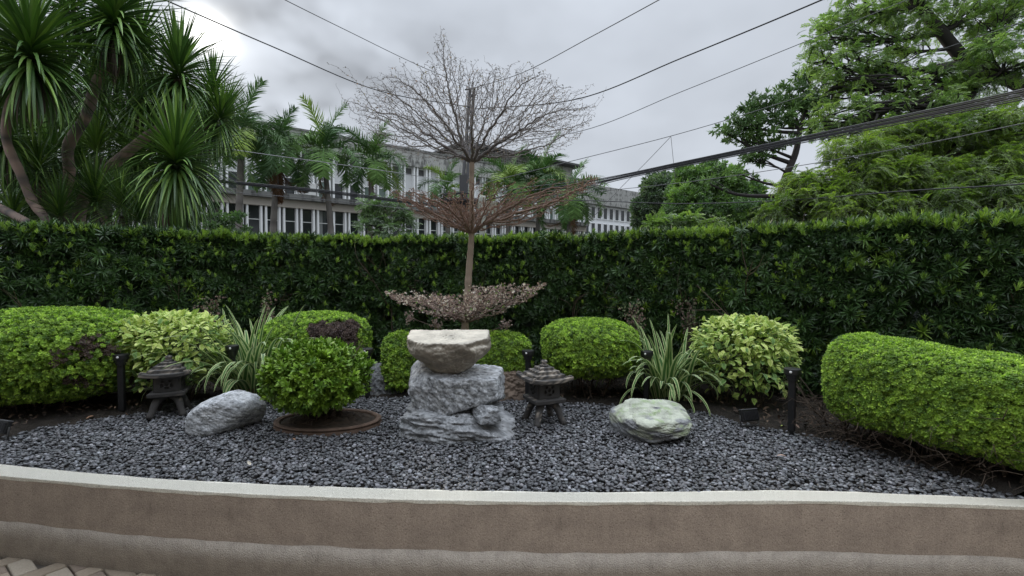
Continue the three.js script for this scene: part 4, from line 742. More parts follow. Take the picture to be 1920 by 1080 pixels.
// ------------------------------------------------------------------ seedy wisps of faded flowers before the tall hedge
function wisp(label, pos, seed, h, w) {
  const t = thing('faded_flower_plant', label, 'plant', pos), r = rngOf(seed), g = new GB(), list = [], geo = [tuft(seed, 5, 0.020, 0.013, { prof: OVATE, seg: 2 })];
  for (let k = 0; k < 14; k++) { const top = V(r.g() * w, h * r.in(0.7, 1.05), r.g() * w * 0.6), b = V(r.g() * 0.05, 0, r.g() * 0.05); g.col = [0.09, 0.07, 0.05]; const pts = smoothPts([b, V(top.x * 0.35, top.y * 0.6, top.z * 0.35), top], 6); g.tube(pts, 0.0022, 4); for (let j = 0; j < 15; j++) list.push({ m: frame(top.clone().addScaledVector(r.dir(), w * 0.8 * r()).add(V(0, -r() * 0.12, 0)), r.dir().add(V(0, 0.6, 0)), r.dir(), r.in(0.6, 1.2)), c: r() < 0.55 ? mixC(C(0.20, 0.12, 0.11), C(0.36, 0.25, 0.22), r()) : mixC(C(0.12, 0.16, 0.06), C(0.30, 0.34, 0.20), r()) }); }
  mesh('stems', g.build(), M.twig, t); instances('flowers', geo, M.softLeaf, list, t);
}
wisp('wisps of faded pinkish flowers above the left yellow bush', foot(400, 735, 5.15), 151, 0.92, 0.13);
wisp('wisps of faded brown flowers above the left striped plant', foot(508, 735, 5.25), 152, 0.96, 0.08);
wisp('wisps of faded pinkish flowers right of the clipped dome', foot(1185, 735, 5.0), 153, 0.88, 0.11);
wisp('wisps of faded pinkish flowers above the right striped plant', foot(1290, 735, 4.95), 154, 0.86, 0.10);
// ------------------------------------------------------------------ round bush in a sunken oval ring planter
{
  const pos = V(-1.44, BED, -3.74), ring = thing('ring_planter', 'oval brown clay ring planter with soil sunk in the pebbles', 'planter', pos);
  const g = new GB(), RX = 0.405, RZ = 0.285; let prev = null;
  for (let k = 0; k <= 56; k++) {
    const a = k / 56 * 6.28319, ca = Math.cos(a), sa = Math.sin(a), w = 1 + 0.012 * N3(ca * 2, sa * 2, 3), n = N3(ca * 5, sa * 5, 8) * 0.5 + 0.5, c1 = [lerp(0.085, 0.16, n), lerp(0.055, 0.105, n), lerp(0.038, 0.075, n)];
    const cur = [[-0.045, 0.006], [-0.040, 0.026], [-0.030, 0.034], [-0.006, 0.034], [0.004, 0.028], [0.004, 0.020], [-0.004, 0.016], [-0.002, 0.008], [0.006, 0.004], [0.008, -0.03]].map(([d, y]) => g.v(ca * (RX + d) * w, y, sa * (RZ + d) * w, c1));
    if (prev) for (let j = 0; j < cur.length - 1; j++) g.q(prev[j], cur[j], cur[j + 1], prev[j + 1]);
    prev = cur;
  }
  mesh('rim', g.build(), vcol(0.85), ring);
  const s = new GB(), n = 26, ids = [];
  for (let i = 0; i <= n; i++) for (let j = 0; j <= 60; j++) { const q = i / n, a = j / 60 * 6.28319, x = Math.cos(a) * q, z = Math.sin(a) * q, f = clamp(0.5 + fbm(x * 9, z * 9, 3, 3), 0, 1); ids.push(s.v(x * (RX - 0.03), 0.010 + 0.065 * Math.pow(1 - q, 0.8) * (1 + 0.5 * N3(x * 6, z * 6, 1)) + 0.012 * fbm(x * 14, z * 14, 6, 3), z * (RZ - 0.03), [lerp(0.022, 0.070, f), lerp(0.017, 0.050, f), lerp(0.012, 0.034, f)])); }
  for (let i = 0; i < n; i++) for (let j = 0; j < 60; j++) { const a = i * 61 + j; s.q(a, a + 1, a + 62, a + 61); }
  mesh('soil', s.build(), vcol(0.97), ring);
  const t = thing('round_bush', 'rounded glossy green bush growing in the oval ring planter', 'bush', V(-1.51, BED, -3.70)), r = rngOf(160), list = [], sample = bodySampler({ a: 0.355, c: 0.33, y0: 0.165, ym: 0.36, y1: 0.595, e: 2.2, ev: 2.3, lump: 0.12, seed: 6 });
  for (let k = 0; k < 3000; k++) {
    const deep = Math.pow(r(), 1.4) * 0.4, { p, n } = sample(r, deep), low = (p.y - 0.17) / 0.5; if (low < 0.35 && r() < 0.5) continue;
    if (fbm(p.x * 5, p.y * 5, p.z * 5, 2) < -0.34 && n.y < 0.6) continue;
    const young = clamp(0.45 + 0.5 * N3(p.x * 7, p.y * 7, p.z * 7) + r.g() * 0.5, 0, 1);
    list.push({ m: frame(p, n.clone().add(V(0, 0.6, 0)).addScaledVector(r.dir(), 0.5), r.dir(), r.in(0.75, 1.25)), c: mixC(mixC(C(0.095, 0.200, 0.022), C(0.170, 0.320, 0.034), r()), mixC(C(0.200, 0.380, 0.032), C(0.310, 0.500, 0.050), r()), young), f: n.z + 0.3 * n.y - deep * 3 + r() * 0.4 });
  }
  list.sort((x, y) => y.f - x.f);
  // the outermost sprigs in view are branches of their own, the rest is foliage
  const front = list.slice(0, 500).filter((_, k) => k % 2 === 0), keep = new Set(front), mats = [0.6, 0.78, 0.95, 1.15].map((f) => new THREE.MeshStandardMaterial({ color: C(0.235 * f, 0.395 * f, 0.038 * f), vertexColors: true, roughness: 0.5, side: THREE.DoubleSide }));
  for (const e of front) mesh('sprig', leafTufts.mid[Math.floor(r() * 4)], mats[clamp(Math.floor((e.c.g - 0.15) * 11), 0, 3)], t).applyMatrix4(e.m);
  instances('foliage', leafTufts.mid, M.satinLeaf, list.filter((e) => !keep.has(e)), t);
  const b = new GB();
  for (let k = 0; k < 16; k++) { const a = r() * 6.28, q = Math.sqrt(r()); twigs(b, r, V(Math.cos(a) * 0.12 * q, 0.02, Math.sin(a) * 0.10 * q), V(Math.cos(a) * 0.30 * q, r.in(0.3, 0.55), Math.sin(a) * 0.27 * q), r.in(0.005, 0.010), 2); }
  for (let k = 0; k < 90; k++) { const a = r() * 6.28, q = r.in(0.05, 0.26), p = V(Math.cos(a) * q, r.in(0.03, 0.10), Math.sin(a) * q); twigs(b, r, p, p.clone().add(V(r.g() * 0.1, r.in(-0.02, 0.08), r.g() * 0.1)), 0.002, 0); }
  mesh('branches', b.build(), M.twig, t);
}
// ------------------------------------------------------------------ dry leaves
{
  const r = rngOf(170), geos = [leafGeoOne(0.07, 0.028, { bend: 0.9, fold: 0.4 }), leafGeoOne(0.05, 0.022, { bend: -0.7, fold: 0.5, tw: 0.8 })], list = [];
  for (let k = 0; k < 7000; k++) { const x = r.in(-5, 3.2), z = r.in(-5.6, -2.6); if (inGravel(x, z) || z > lineZ(capBack, x) - 0.1 || z > -3.3 && Math.abs(x) < 2.2) continue; list.push({ m: frame(V(x, BED + 0.035 + r() * 0.02, z), V(r.g(), r.g() * 0.25, r.g()), V(r.g() * 0.4, 1, r.g() * 0.4), r.in(0.3, 0.9)), c: mixC(C(0.035, 0.024, 0.017), C(0.19, 0.125, 0.08), r() ** 2.2) }); }
  const lit = new THREE.Group(); lit.name = 'leaf_litter'; scene.add(lit); tag(lit, 'dry brown leaf litter scattered on the soil under the bushes', 'leaf litter', null, 'stuff');
  instances('leaf_litter', geos, std(C(1, 1, 1), 0.9, { vertexColors: true, side: THREE.DoubleSide }), list, lit);
  const tones = { brown: std(C(0.30, 0.17, 0.10), 0.8, { side: THREE.DoubleSide }), pale: std(C(0.55, 0.50, 0.40), 0.8, { side: THREE.DoubleSide }), lime: std(C(0.36, 0.42, 0.10), 0.8, { side: THREE.DoubleSide }), pink: std(C(0.40, 0.28, 0.22), 0.8, { side: THREE.DoubleSide }) };
  for (const [px, py, tone, s, label] of [[241, 781, 'brown', 1.1, 'orange brown dry leaf at the foot of the bollard light left of the left lantern'], [178, 783, 'brown', 0.9, 'flat dull brown dry leaf under the far left bush'], [470, 876, 'pale', 0.8, 'small whitish fallen leaf on the pebbles below the oval boulder'], [548, 826, 'brown', 0.5, 'small reddish fallen leaf left in front of the ring planter'], [603, 822, 'brown', 0.55, 'small tan fallen leaf right in front of the ring planter'], [1464, 802, 'lime', 0.7, 'yellow green fallen leaf left of the rightmost bollard light'], [1499, 806, 'pink', 0.8, 'pinkish dry leaf right of the rightmost bollard light'], [1474, 860, 'pink', 0.8, 'small beige fallen leaf on the right pebbles in front of the long low hedge']]) {
    const m = mesh('fallen_leaf', geos[r() < 0.5 ? 0 : 1], tones[tone]); m.applyMatrix4(frame(onGround(px, py).setY(BED + 0.012), V(r.g(), 0.15, r.g()), V(r.g() * 0.3, 1, r.g() * 0.3), s)); tag(m, label, 'leaf');
  }
}
// ------------------------------------------------------------------ bare tiered tree: branches grown toward points of its three tiers
function colonize(attract, roots, { step, kill, infl, iters, rise = 0, jit = 0.4, roots: star0 }, r) {
  const nodes = roots.map((p, k) => ({ p: p.clone(), par: k && star0 ? 0 : -1, kids: 0 })), near = attract.map(() => [0, 1e9]);
  let fresh = nodes.map((_, k) => k), alive = attract.map((_, k) => k);
  for (let it = 0; it < iters && alive.length; it++) {
    for (const a of alive) for (const k of fresh) { const d = attract[a].distanceToSquared(nodes[k].p); if (d < near[a][1]) near[a] = [k, d]; }
    alive = alive.filter((a) => near[a][1] > kill * kill);
    const pull = new Map();
    for (const a of alive) if (near[a][1] < infl * infl) { const k = near[a][0]; if (!pull.has(k)) pull.set(k, V(0, 0, 0)); pull.get(k).add(attract[a].clone().sub(nodes[k].p).normalize()); }
    fresh = [];
    for (const [k, d] of pull) { if (nodes[k].kids > 3) continue; const q = nodes[k].p.clone().addScaledVector(d.normalize().addScaledVector(r.dir(), jit).add(V(0, rise, 0)).normalize(), step); nodes[k].kids++; nodes.push({ p: q, par: k, kids: 0 }); fresh.push(nodes.length - 1); }
    if (!fresh.length) break;
  }
  return nodes;
}
function star(o, n, up, s, r) { const p = [o]; for (let k = 0; k < n; k++) { const a = k / n * 6.283 + r.g() * 0.15; p.push(o.clone().addScaledVector(V(Math.cos(a), up, Math.sin(a)).normalize(), s)); } return p; }
function thicken(nodes, tip, pw) {
  nodes.forEach((n) => { n.acc = 0; n.main = -1; n.best = -1; });
  for (let k = nodes.length - 1; k >= 0; k--) { const n = nodes[k]; n.r = n.acc ? Math.pow(n.acc, 1 / pw) : tip; if (n.par >= 0) { const q = nodes[n.par]; q.acc += Math.pow(n.r, pw); if (n.r > q.best) { q.best = n.r; q.main = k; } } }
}
function branchMesh(nodes, col, maxR) {
  const g = new GB();
  nodes.forEach((n, k) => {
    if (n.par >= 0 && nodes[n.par].main === k) return;
    const pts = [], rad = []; let c = k;
    if (n.par >= 0) { pts.push(nodes[n.par].p); rad.push(Math.min(n.r, maxR)); }
    while (c >= 0) { pts.push(nodes[c].p); rad.push(Math.min(nodes[c].r, maxR)); c = nodes[c].main; }
    if (pts.length < 2) return;
    const f = 0.85 + 0.3 * ((k * 7919) % 97) / 97; g.tube(pts, rad, rad[0] > 0.012 ? 7 : rad[0] > 0.004 ? 4 : 3, rad.map((q) => { const t = smoothstep(q, 0.003, 0.012); return col[0].map((a, i) => lerp(a, col[1][i], t) * f); }), false);
  });
  return g.build();
}
{
  const D = 4.72, base = at(871, 700, D).setY(BED), t = thing('tiered_tree', 'bare twiggy tree with three spreading tiers standing behind the stone stack', 'tree', base), r = rngOf(201);
  const L = (px, py, dz = 0) => at(px, py, D).sub(base).add(V(0, 0, dz)), mPx = D / F;
  const fork = L(885, 304), tr = [V(0, -0.05, 0), L(872, 615), L(876, 560, 0.015), L(880, 500), L(884, 440, -0.01), L(884, 380), fork];
  const tg = new GB(), tp = smoothPts(tr, 46); 
  tg.tube(tp, tp.map((p, k) => lerp(0.040, 0.024, Math.pow(k / 46, 0.8)) + 0.0025 * N3(p.y * 9, 2, 1) + 0.002 * N3(p.y * 30, 5, 1)), 12, tp.map((p) => { const n = 0.5 + 0.5 * fbm(p.y * 14, 3, 1, 3); return [lerp(0.20, 0.38, n), lerp(0.155, 0.30, n), lerp(0.115, 0.23, n)]; }));
  mesh('trunk', tg.build(), vcol(0.9, { bumpMap: plasterBump, bumpScale: 0.002 }), t);
  const bud = [tuft(7, 3, 0.013, 0.008, { prof: RHOMB, seg: 2 })], leafy = [tuft(8, 4, 0.019, 0.012, { prof: OVATE, seg: 3, lo: 0.3, hi: 1.5 }), tuft(9, 5, 0.017, 0.011, { prof: OVATE, seg: 3, lo: 0.3, hi: 1.6 })];
  const tier = (name, origin, N, shape, opt, cols, tipR, pw, maxR, leaf) => {
    const pts = []; let guard = 0;
    while (pts.length < N && guard++ < N * 60) { const p = shape(); if (p) pts.push(p.add(origin)); }
    const nodes = colonize(pts, opt.roots || [origin], opt, r); thicken(nodes, tipR, pw);
    const m = mesh(name, branchMesh(nodes, cols, maxR), M.twig, t), list = [];
    nodes.forEach((n) => { if (n.r > tipR * 2.2 && n.acc) return; if (r() < leaf.p) for (let k = 0; k < leaf.n; k++) list.push({ m: frame(n.p.clone().addScaledVector(r.dir(), leaf.off), r.dir().add(V(0, leaf.up, 0)), r.dir(), r.in(0.6, 1.25)), c: leaf.c() }); });
    instances('leaf_cover', leaf.geo, M.softLeaf, list, m);
    return nodes.length;
  };
  const crown = () => {
    if (r() < 0.07) { const h = r.in(0.6, 1.32), w = 0.30 * (1.36 - h); return V(-0.22 - 0.06 * h + r.g() * w, h, r.g() * w); }
    const a = r() * 6.283, q = Math.sqrt(r()), x = Math.cos(a) * q * (Math.cos(a) > 0 ? 1.30 : 1.38), z = Math.sin(a) * q * 0.72, R = Math.hypot(x / 1.26, z / 0.74);
    const lo = 0.05 * R + 0.48 * Math.pow(R, 6), hi = 0.95 - 0.36 * R + 0.12 * N3(x * 2.2, z * 2.2, 3) - (R > 0.9 ? (R - 0.9) * 0.8 : 0), spike = 0.46 * Math.exp(-(((x + 0.27) / 0.13) ** 2) - ((z / 0.2) ** 2));
    const h = lerp(lo, Math.max(hi + spike, lo + 0.06), Math.pow(r(), 0.85)); if (R > 0.84 + 0.18 * r() + 0.10 * N3(Math.cos(a) * 3, Math.sin(a) * 3, h * 2)) return null;
    if (fbm(x * 2.4 + 5, h * 2.4, z * 2.4, 2) < -0.14 + 0.2 * smoothstep(h, 0.5, 1.0) - 0.05) return null;
    return V(x, h + 0.02, z);
  };
  tier('top_tier', fork, 13500, crown, { step: 0.025, kill: 0.027, infl: 0.5, iters: 110, rise: 0.04, roots: star(fork, 9, 0.5, 0.03, r) }, [[0.230, 0.210, 0.200], [0.110, 0.096, 0.088]], 0.0011, 2.35, 0.026, { p: 0.30, n: 1, off: 0.004, up: 0.3, geo: bud, c: () => { const q = r(); return q < 0.12 ? C(0.32, 0.16, 0.05) : q < 0.2 ? C(0.30, 0.26, 0.06) : C(0.13, 0.115, 0.10); } });
  const o2 = L(884, 436);
  const mid = () => { const a = r() * 6.283, q = Math.pow(r(), 0.6), ca = Math.cos(a), rx = ca > 0 ? 1.27 : 0.80, lobe = 0.80 + 0.30 * N3(Math.cos(a) * 2.3, Math.sin(a) * 2.3, 4), x = ca * q * rx * (Math.abs(ca) > 0.9 ? 1 : lobe), z = Math.sin(a) * q * 0.62 * lobe; const top = ca > 0 ? 0.50 : 0.37; return V(x, top * Math.pow(q, 2.0) * (0.72 + 0.28 * ca * ca) + Math.pow(r(), 0.9) * 0.25 * (1 - Math.pow(q, 3) * 0.8) + r.g() * 0.012, z); };
  tier('middle_tier', o2, 5600, mid, { step: 0.023, kill: 0.024, infl: 0.5, iters: 90, rise: 0.02, roots: star(o2, 12, 0.15, 0.03, r) }, [[0.22, 0.135, 0.10], [0.19, 0.13, 0.10]], 0.0020, 2.4, 0.016, { p: 0.5, n: 1, off: 0.006, up: 0.4, geo: bud, c: () => mixC(C(0.16, 0.085, 0.055), C(0.28, 0.17, 0.11), r()) });
  const o3 = L(874, 604);
  const low = () => { const a = r() * 6.283, q = Math.pow(r(), 0.6), ca = Math.cos(a), lobe = 0.80 + 0.30 * N3(Math.cos(a) * 2.3, Math.sin(a) * 2.3, 9), x = ca * q * 0.79 * (Math.abs(ca) > 0.9 ? 1 : lobe), z = Math.sin(a) * q * 0.62 * lobe; const top = (ca > 0 ? 0.39 : 0.30); const hb = top * Math.pow(q, 2.1) * (0.85 + 0.15 * ca * ca); return V(x, lerp(hb, top * lerp(0.95, 1.0, ca * ca), Math.pow(r(), 0.8) * (q > 0.8 ? 0.5 : 0.92) * clamp(0.72 + 0.55 * N3(x * 5, z * 5, 2), 0, 1)) + 0.012 * r.g(), z); };
  tier('lower_tier', o3, 4800, low, { step: 0.022, kill: 0.024, infl: 0.45, iters: 80, rise: 0.02, roots: star(o3, 12, 0.15, 0.03, r) }, [[0.21, 0.150, 0.125], [0.19, 0.14, 0.115]], 0.0017, 2.4, 0.013, { p: 0.62, n: 1, off: 0.012, up: 0.9, geo: leafy, c: () => { const q = r(); return q < 0.05 ? C(0.20, 0.34, 0.08) : q < 0.62 ? mixC(C(0.26, 0.175, 0.145), C(0.50, 0.38, 0.32), r()) : mixC(C(0.55, 0.46, 0.38), C(0.80, 0.75, 0.64), r()); } });
  const sp = new GB(), sl = []; sp.col = [0.15, 0.11, 0.09];
  for (const [a, b, c] of [[[872, 640], [820, 612], [776, 592]], [[872, 640], [930, 615], [950, 605]], [[872, 650], [840, 620], [825, 606]]]) { const q = smoothPts([L(...a), L(...b, 0.1), L(...c, 0.2)], 8); sp.tube(q, q.map((_, k) => 0.006 - 0.0005 * k), 5); for (let k = 0; k < 60; k++) sl.push({ m: frame(q[8].clone().addScaledVector(r.dir(), 0.07 * r()), r.dir().add(V(0, 0.8, 0)), r.dir(), r.in(0.7, 1.2)), c: mixC(C(0.20, 0.13, 0.11), C(0.44, 0.36, 0.31), r()) }); }
  const spm = mesh('low_shoots', sp.build(), M.twig, t); instances('leaf_cover', leafy, M.softLeaf, sl, spm);
}
// ------------------------------------------------------------------ dracaena like trees at the left: grey trunks carrying heads of long blades
const bladeGeo = [[0.15], [0.6], [1.1], [1.7]].map(([b], i) => [0, 1, 2].map((k) => leafGeoOne(1, 0.057, { n: 7, bend: b, fold: 0.32, prof: BLADE, col: [[1, 1, 1], [0.8, 0.8, 0.78], [1.25, 1.2, 1.1]][k], edge: [[0.85, 0.9, 0.8], [0.7, 0.72, 0.7], [1.3, 1.28, 1.0]][k] }))).flat();
const bladeMats = [C(0.072, 0.155, 0.034), C(0.105, 0.210, 0.042), C(0.190, 0.320, 0.068), C(0.052, 0.115, 0.030)].map((c) => new THREE.MeshStandardMaterial({ color: c, vertexColors: true, roughness: 0.42, side: THREE.DoubleSide }));
const deadBlade = new THREE.MeshStandardMaterial({ color: C(0.13, 0.105, 0.085), vertexColors: true, roughness: 0.9, side: THREE.DoubleSide });
function bladeTree(label, trunks, heads, seed) {
  const r = rngOf(seed), p0 = trunks[0].pts[0].clone(), t = thing('blade_leaved_tree', label, 'tree', p0); let budget = 300;
  trunks.forEach(({ pts, r0, r1 }) => {
    const g = new GB(), q = smoothPts(pts.map((p) => p.clone().sub(p0)), 40);
    g.tube(q, q.map((p, k) => lerp(r0, r1, k / 40) * (1 + 0.07 * N3(p.y * 6, seed, 1)) * (1 + 0.035 * Math.sin(k * 2.4))), 11, q.map((p, k) => { const n = clamp(0.5 + fbm(p.x * 5, p.y * 9, seed, 3), 0, 1); return [lerp(0.10, 0.36, n), lerp(0.092, 0.255, n), lerp(0.085, 0.205, n)]; }));
    mesh('trunk', g.build(), M.bark, t);
  });
  const rest = bladeMats.concat(deadBlade).map(() => []);
  heads.forEach(({ c, R, n = 95, axis = V(0, 1, 0), lo = 0.05, hi = 2.5, part = 70, dead = 10, tone = 0 }) => {
    const head = new THREE.Group(); head.name = 'leaf_head'; t.add(head); head.position.copy(c).sub(p0); axis.normalize();
    const u = Math.abs(axis.y) > 0.95 ? V(1, 0, 0) : V(0, 1, 0), e1 = V(0, 0, 0).crossVectors(axis, u).normalize(), e2 = V(0, 0, 0).crossVectors(axis, e1), camDir = V(0, EYE, 0).sub(c).normalize();
    n = Math.round(n * 2.5);
    for (let k = 0; k < n + dead; k++) {
      const isDead = k >= n, f = isDead ? r.in(0.9, 1.1) : (k + 0.5) / n, a = k * 2.39996 + r.g() * 0.25, th = isDead ? r.in(2.5, 2.9) : lerp(lo, hi, Math.pow(f, 0.85)), d = axis.clone().multiplyScalar(Math.cos(th)).addScaledVector(e1, Math.cos(a) * Math.sin(th)).addScaledVector(e2, Math.sin(a) * Math.sin(th));
      const o = axis.clone().multiplyScalar(R * (0.22 - 0.40 * f)).addScaledVector(d, 0.03), up = V(0, 1, 0).addScaledVector(d, -d.y); if (up.lengthSq() < 0.02) up.copy(e1);
      const bendI = th < 0.6 ? 0 : th < 1.3 ? (r() < 0.6 ? 1 : 0) : r() < 0.5 ? 1 : 2, s = R * (isDead ? r.in(0.6, 0.8) : r.in(0.80, 1.08)), gi = bendI * 3 + Math.floor(r() * 3), m = frame(o, d, up, V(R * r.in(0.8, 1.1), s, s));
      const mi = isDead ? 4 : tone && r() < 0.75 ? 2 : Math.floor(r() * (f < 0.35 ? 3 : 4)) % 4;
      if (!isDead && budget > 0 && k < part * 1.6 && (d.dot(camDir) > -0.35)) { mesh('leaf', bladeGeo[gi], bladeMats[mi], head).applyMatrix4(m); budget--; }
      else rest[mi].push({ m: m.premultiply(new THREE.Matrix4().makeTranslation(head.position.x, head.position.y, head.position.z)), g: gi });
    }
  });
  rest.forEach((l, k) => instances('foliage', bladeGeo, k === 4 ? deadBlade : bladeMats[k], l, t));
}
{
  const gnd = (p) => p.clone().setY(0.2);
  const A = [at(118, 424, 6.9), at(112, 385, 6.9), at(130, 330, 6.9), at(128, 275, 6.8), at(160, 220, 6.7), at(178, 165, 6.6), at(198, 118, 6.5), at(212, 62, 6.4)];
  bladeTree('tall dracaena like tree with pinkish grey curved trunk rising to the top frame edge', [{ pts: [gnd(A[0]), ...A], r0: 0.078, r1: 0.058 }],
    [{ c: at(214, 42, 6.4), R: 0.88, n: 120, dead: 26, part: 110 }, { c: at(130, 20, 6.9), R: 0.74, n: 90, part: 60 }, { c: at(180, 378, 6.6), R: 0.60, n: 70, hi: 1.7, part: 60, tone: 0 }, { c: at(262, 95, 7.6), R: 0.80, n: 80, part: 30 }], 301);
  const B = [at(150, 395, 7.2), at(178, 340, 7.1), at(222, 300, 7.0), at(268, 262, 6.9), at(300, 238, 6.8), at(318, 190, 6.8), at(335, 150, 6.7)];
  bladeTree('leaning dracaena like tree whose grey trunk slants right with several leaf heads', [{ pts: [gnd(B[0]), ...B], r0: 0.080, r1: 0.055 }, { pts: [B[4], at(350, 250, 7.0), at(400, 240, 7.1)], r0: 0.06, r1: 0.045 }],
    [{ c: at(336, 145, 6.7), R: 0.76, n: 110, dead: 24, part: 100 }, { c: at(410, 230, 7.1), R: 0.62, n: 95, axis: V(0.5, 1, 0), part: 90 }, { c: at(268, 190, 7.6), R: 0.66, n: 80, part: 20 }, { c: at(182, 275, 7.4), R: 0.55, n: 55, hi: 1.2, tone: 1, part: 50 }, { c: at(375, 262, 7.8), R: 0.62, n: 80, part: 20 }], 302);
  const E = [at(312, 432, 5.95), at(318, 380, 5.9), at(328, 318, 5.9)];
  bladeTree('young dracaena like plant with one big drooping leaf head above the hedge', [{ pts: [gnd(E[0]), ...E], r0: 0.055, r1: 0.05 }], [{ c: at(330, 312, 5.9), R: 0.78, n: 165, dead: 8, hi: 2.75, part: 200 }, { c: at(262, 410, 6.3), R: 0.50, n: 60, hi: 1.6, part: 60 }], 303);
  const G = [at(92, 424, 6.0), at(62, 380, 6.0), at(38, 325, 5.9), at(12, 262, 5.8), at(20, 190, 5.7), at(50, 110, 5.6)];
  bladeTree('dracaena like tree at the left frame edge with huge dark leaf heads', [{ pts: [gnd(G[0]), ...G], r0: 0.052, r1: 0.045 }, { pts: [at(-20, 380, 6.0), at(20, 400, 5.9), at(55, 420, 5.8)], r0: 0.045, r1: 0.05 }],
    [{ c: at(58, 105, 5.6), R: 0.90, n: 150, dead: 16, part: 150 }, { c: at(15, 260, 6.2), R: 0.66, n: 90, part: 60 }, { c: at(95, 300, 7.2), R: 0.66, n: 90, part: 40 }, { c: at(-30, 30, 6.0), R: 0.85, n: 100, part: 20 }, { c: at(25, 415, 6.3), R: 0.52, n: 60, hi: 1.8, part: 20 }, { c: at(112, 405, 6.2), R: 0.50, n: 60, hi: 1.8, part: 20 }, { c: at(228, 388, 6.4), R: 0.5, n: 60, hi: 1.9, part: 20 }, { c: at(72, 320, 6.4), R: 0.5, n: 60, hi: 2.0, part: 10 }, { c: at(60, 372, 6.8), R: 0.6, n: 70, part: 30 }], 304);
  bladeTree('dark dracaena like clump filling the gap behind the curved trunks', [{ pts: [gnd(at(200, 420, 8.4)), at(200, 420, 8.4), at(190, 300, 8.4)], r0: 0.08, r1: 0.06 }],
    [{ c: at(180, 175, 8.2), R: 0.85, n: 90, part: 0 }, { c: at(300, 215, 8.0), R: 0.8, n: 90, part: 0 }, { c: at(372, 335, 8.2), R: 0.7, n: 80, part: 0 }, { c: at(225, 120, 8.4), R: 0.8, n: 90, part: 0 }, { c: at(160, 415, 7.6), R: 0.7, n: 70, part: 0 }, { c: at(60, 120, 8.4), R: 0.9, n: 90, part: 0 }, { c: at(400, 180, 8.4), R: 0.7, n: 80, part: 0 }, { c: at(40, 330, 8.0), R: 0.9, n: 80, part: 0 }, { c: at(260, 300, 7.9), R: 0.75, n: 80, part: 0, tone: 1 }, { c: at(110, 190, 8.6), R: 0.95, n: 90, part: 0 }, { c: at(235, 285, 8.6), R: 0.85, n: 90, part: 0 }, { c: at(150, 320, 8.4), R: 1.0, n: 90, part: 0 }, { c: at(260, 350, 8.4), R: 0.9, n: 80, part: 0 }, { c: at(25, 190, 8.2), R: 0.9, n: 80, part: 0 }, { c: at(330, 260, 8.6), R: 0.9, n: 80, part: 0 }, { c: at(90, 400, 8.0), R: 0.8, n: 70, part: 0 }, { c: at(340, 400, 8.2), R: 0.7, n: 60, part: 0 }], 305);
}
// ------------------------------------------------------------------ feather palms
function frondGeo(seed, arch, twist) {
  const r = rngOf(seed), g = new GB(), N = 16, pts = []; let p = V(0, 0, 0); const dirs = [];
  for (let k = 0; k <= N; k++) { const s = k / N, a = arch * Math.pow(s, 1.2), d = V(0, Math.cos(a), -Math.sin(a)); pts.push(p.clone()); dirs.push(d); p.addScaledVector(d, 1 / N); }
  g.col = [0.75, 0.95, 0.55]; g.tube(pts, pts.map((_, k) => 0.016 * (1 - 0.85 * k / N)), 4, null, false);
  for (let k = 0; k < 60; k++) {
    const s = 0.14 + 0.86 * k / 60, f = s * N, i = Math.min(N - 1, Math.floor(f)), o = pts[i].clone().lerp(pts[i + 1], f - i), d = dirs[i], nn = V(0, d.z * -1, d.y).normalize(), len = 0.30 * Math.pow(Math.sin(Math.PI * (0.12 + 0.80 * s)), 0.7);
    for (const sd of [-1, 1]) { const v = 1 + r.g() * 0.25, Y = V(sd, 0, 0).addScaledVector(d, 0.75).addScaledVector(nn, 0.35 + r.g() * 0.5); g.leaf(o, Y, nn, len * r.in(0.75, 1.25), 0.021, { n: 3, bend: 0.35 + twist * 1.4 * r(), fold: 0.1, prof: STRAP, col: [v, v, v * 0.95] }); }
  }
  return g.build();
}
const fronds = [frondGeo(1, 1.5, 0.5), frondGeo(2, 2.0, 0.7), frondGeo(3, 2.5, 0.9), frondGeo(4, 0.7, 0.4)];
const palmMats = [C(0.090, 0.185, 0.050), C(0.130, 0.245, 0.058), C(0.062, 0.135, 0.045), C(0.25, 0.36, 0.065)].map((c) => new THREE.MeshPhysicalMaterial({ color: c, vertexColors: true, roughness: 0.9, transmission: 0.22, thickness: 0, side: THREE.DoubleSide }));
const deadFrond = new THREE.MeshStandardMaterial({ color: C(0.16, 0.085, 0.045), vertexColors: true, roughness: 0.9, side: THREE.DoubleSide });
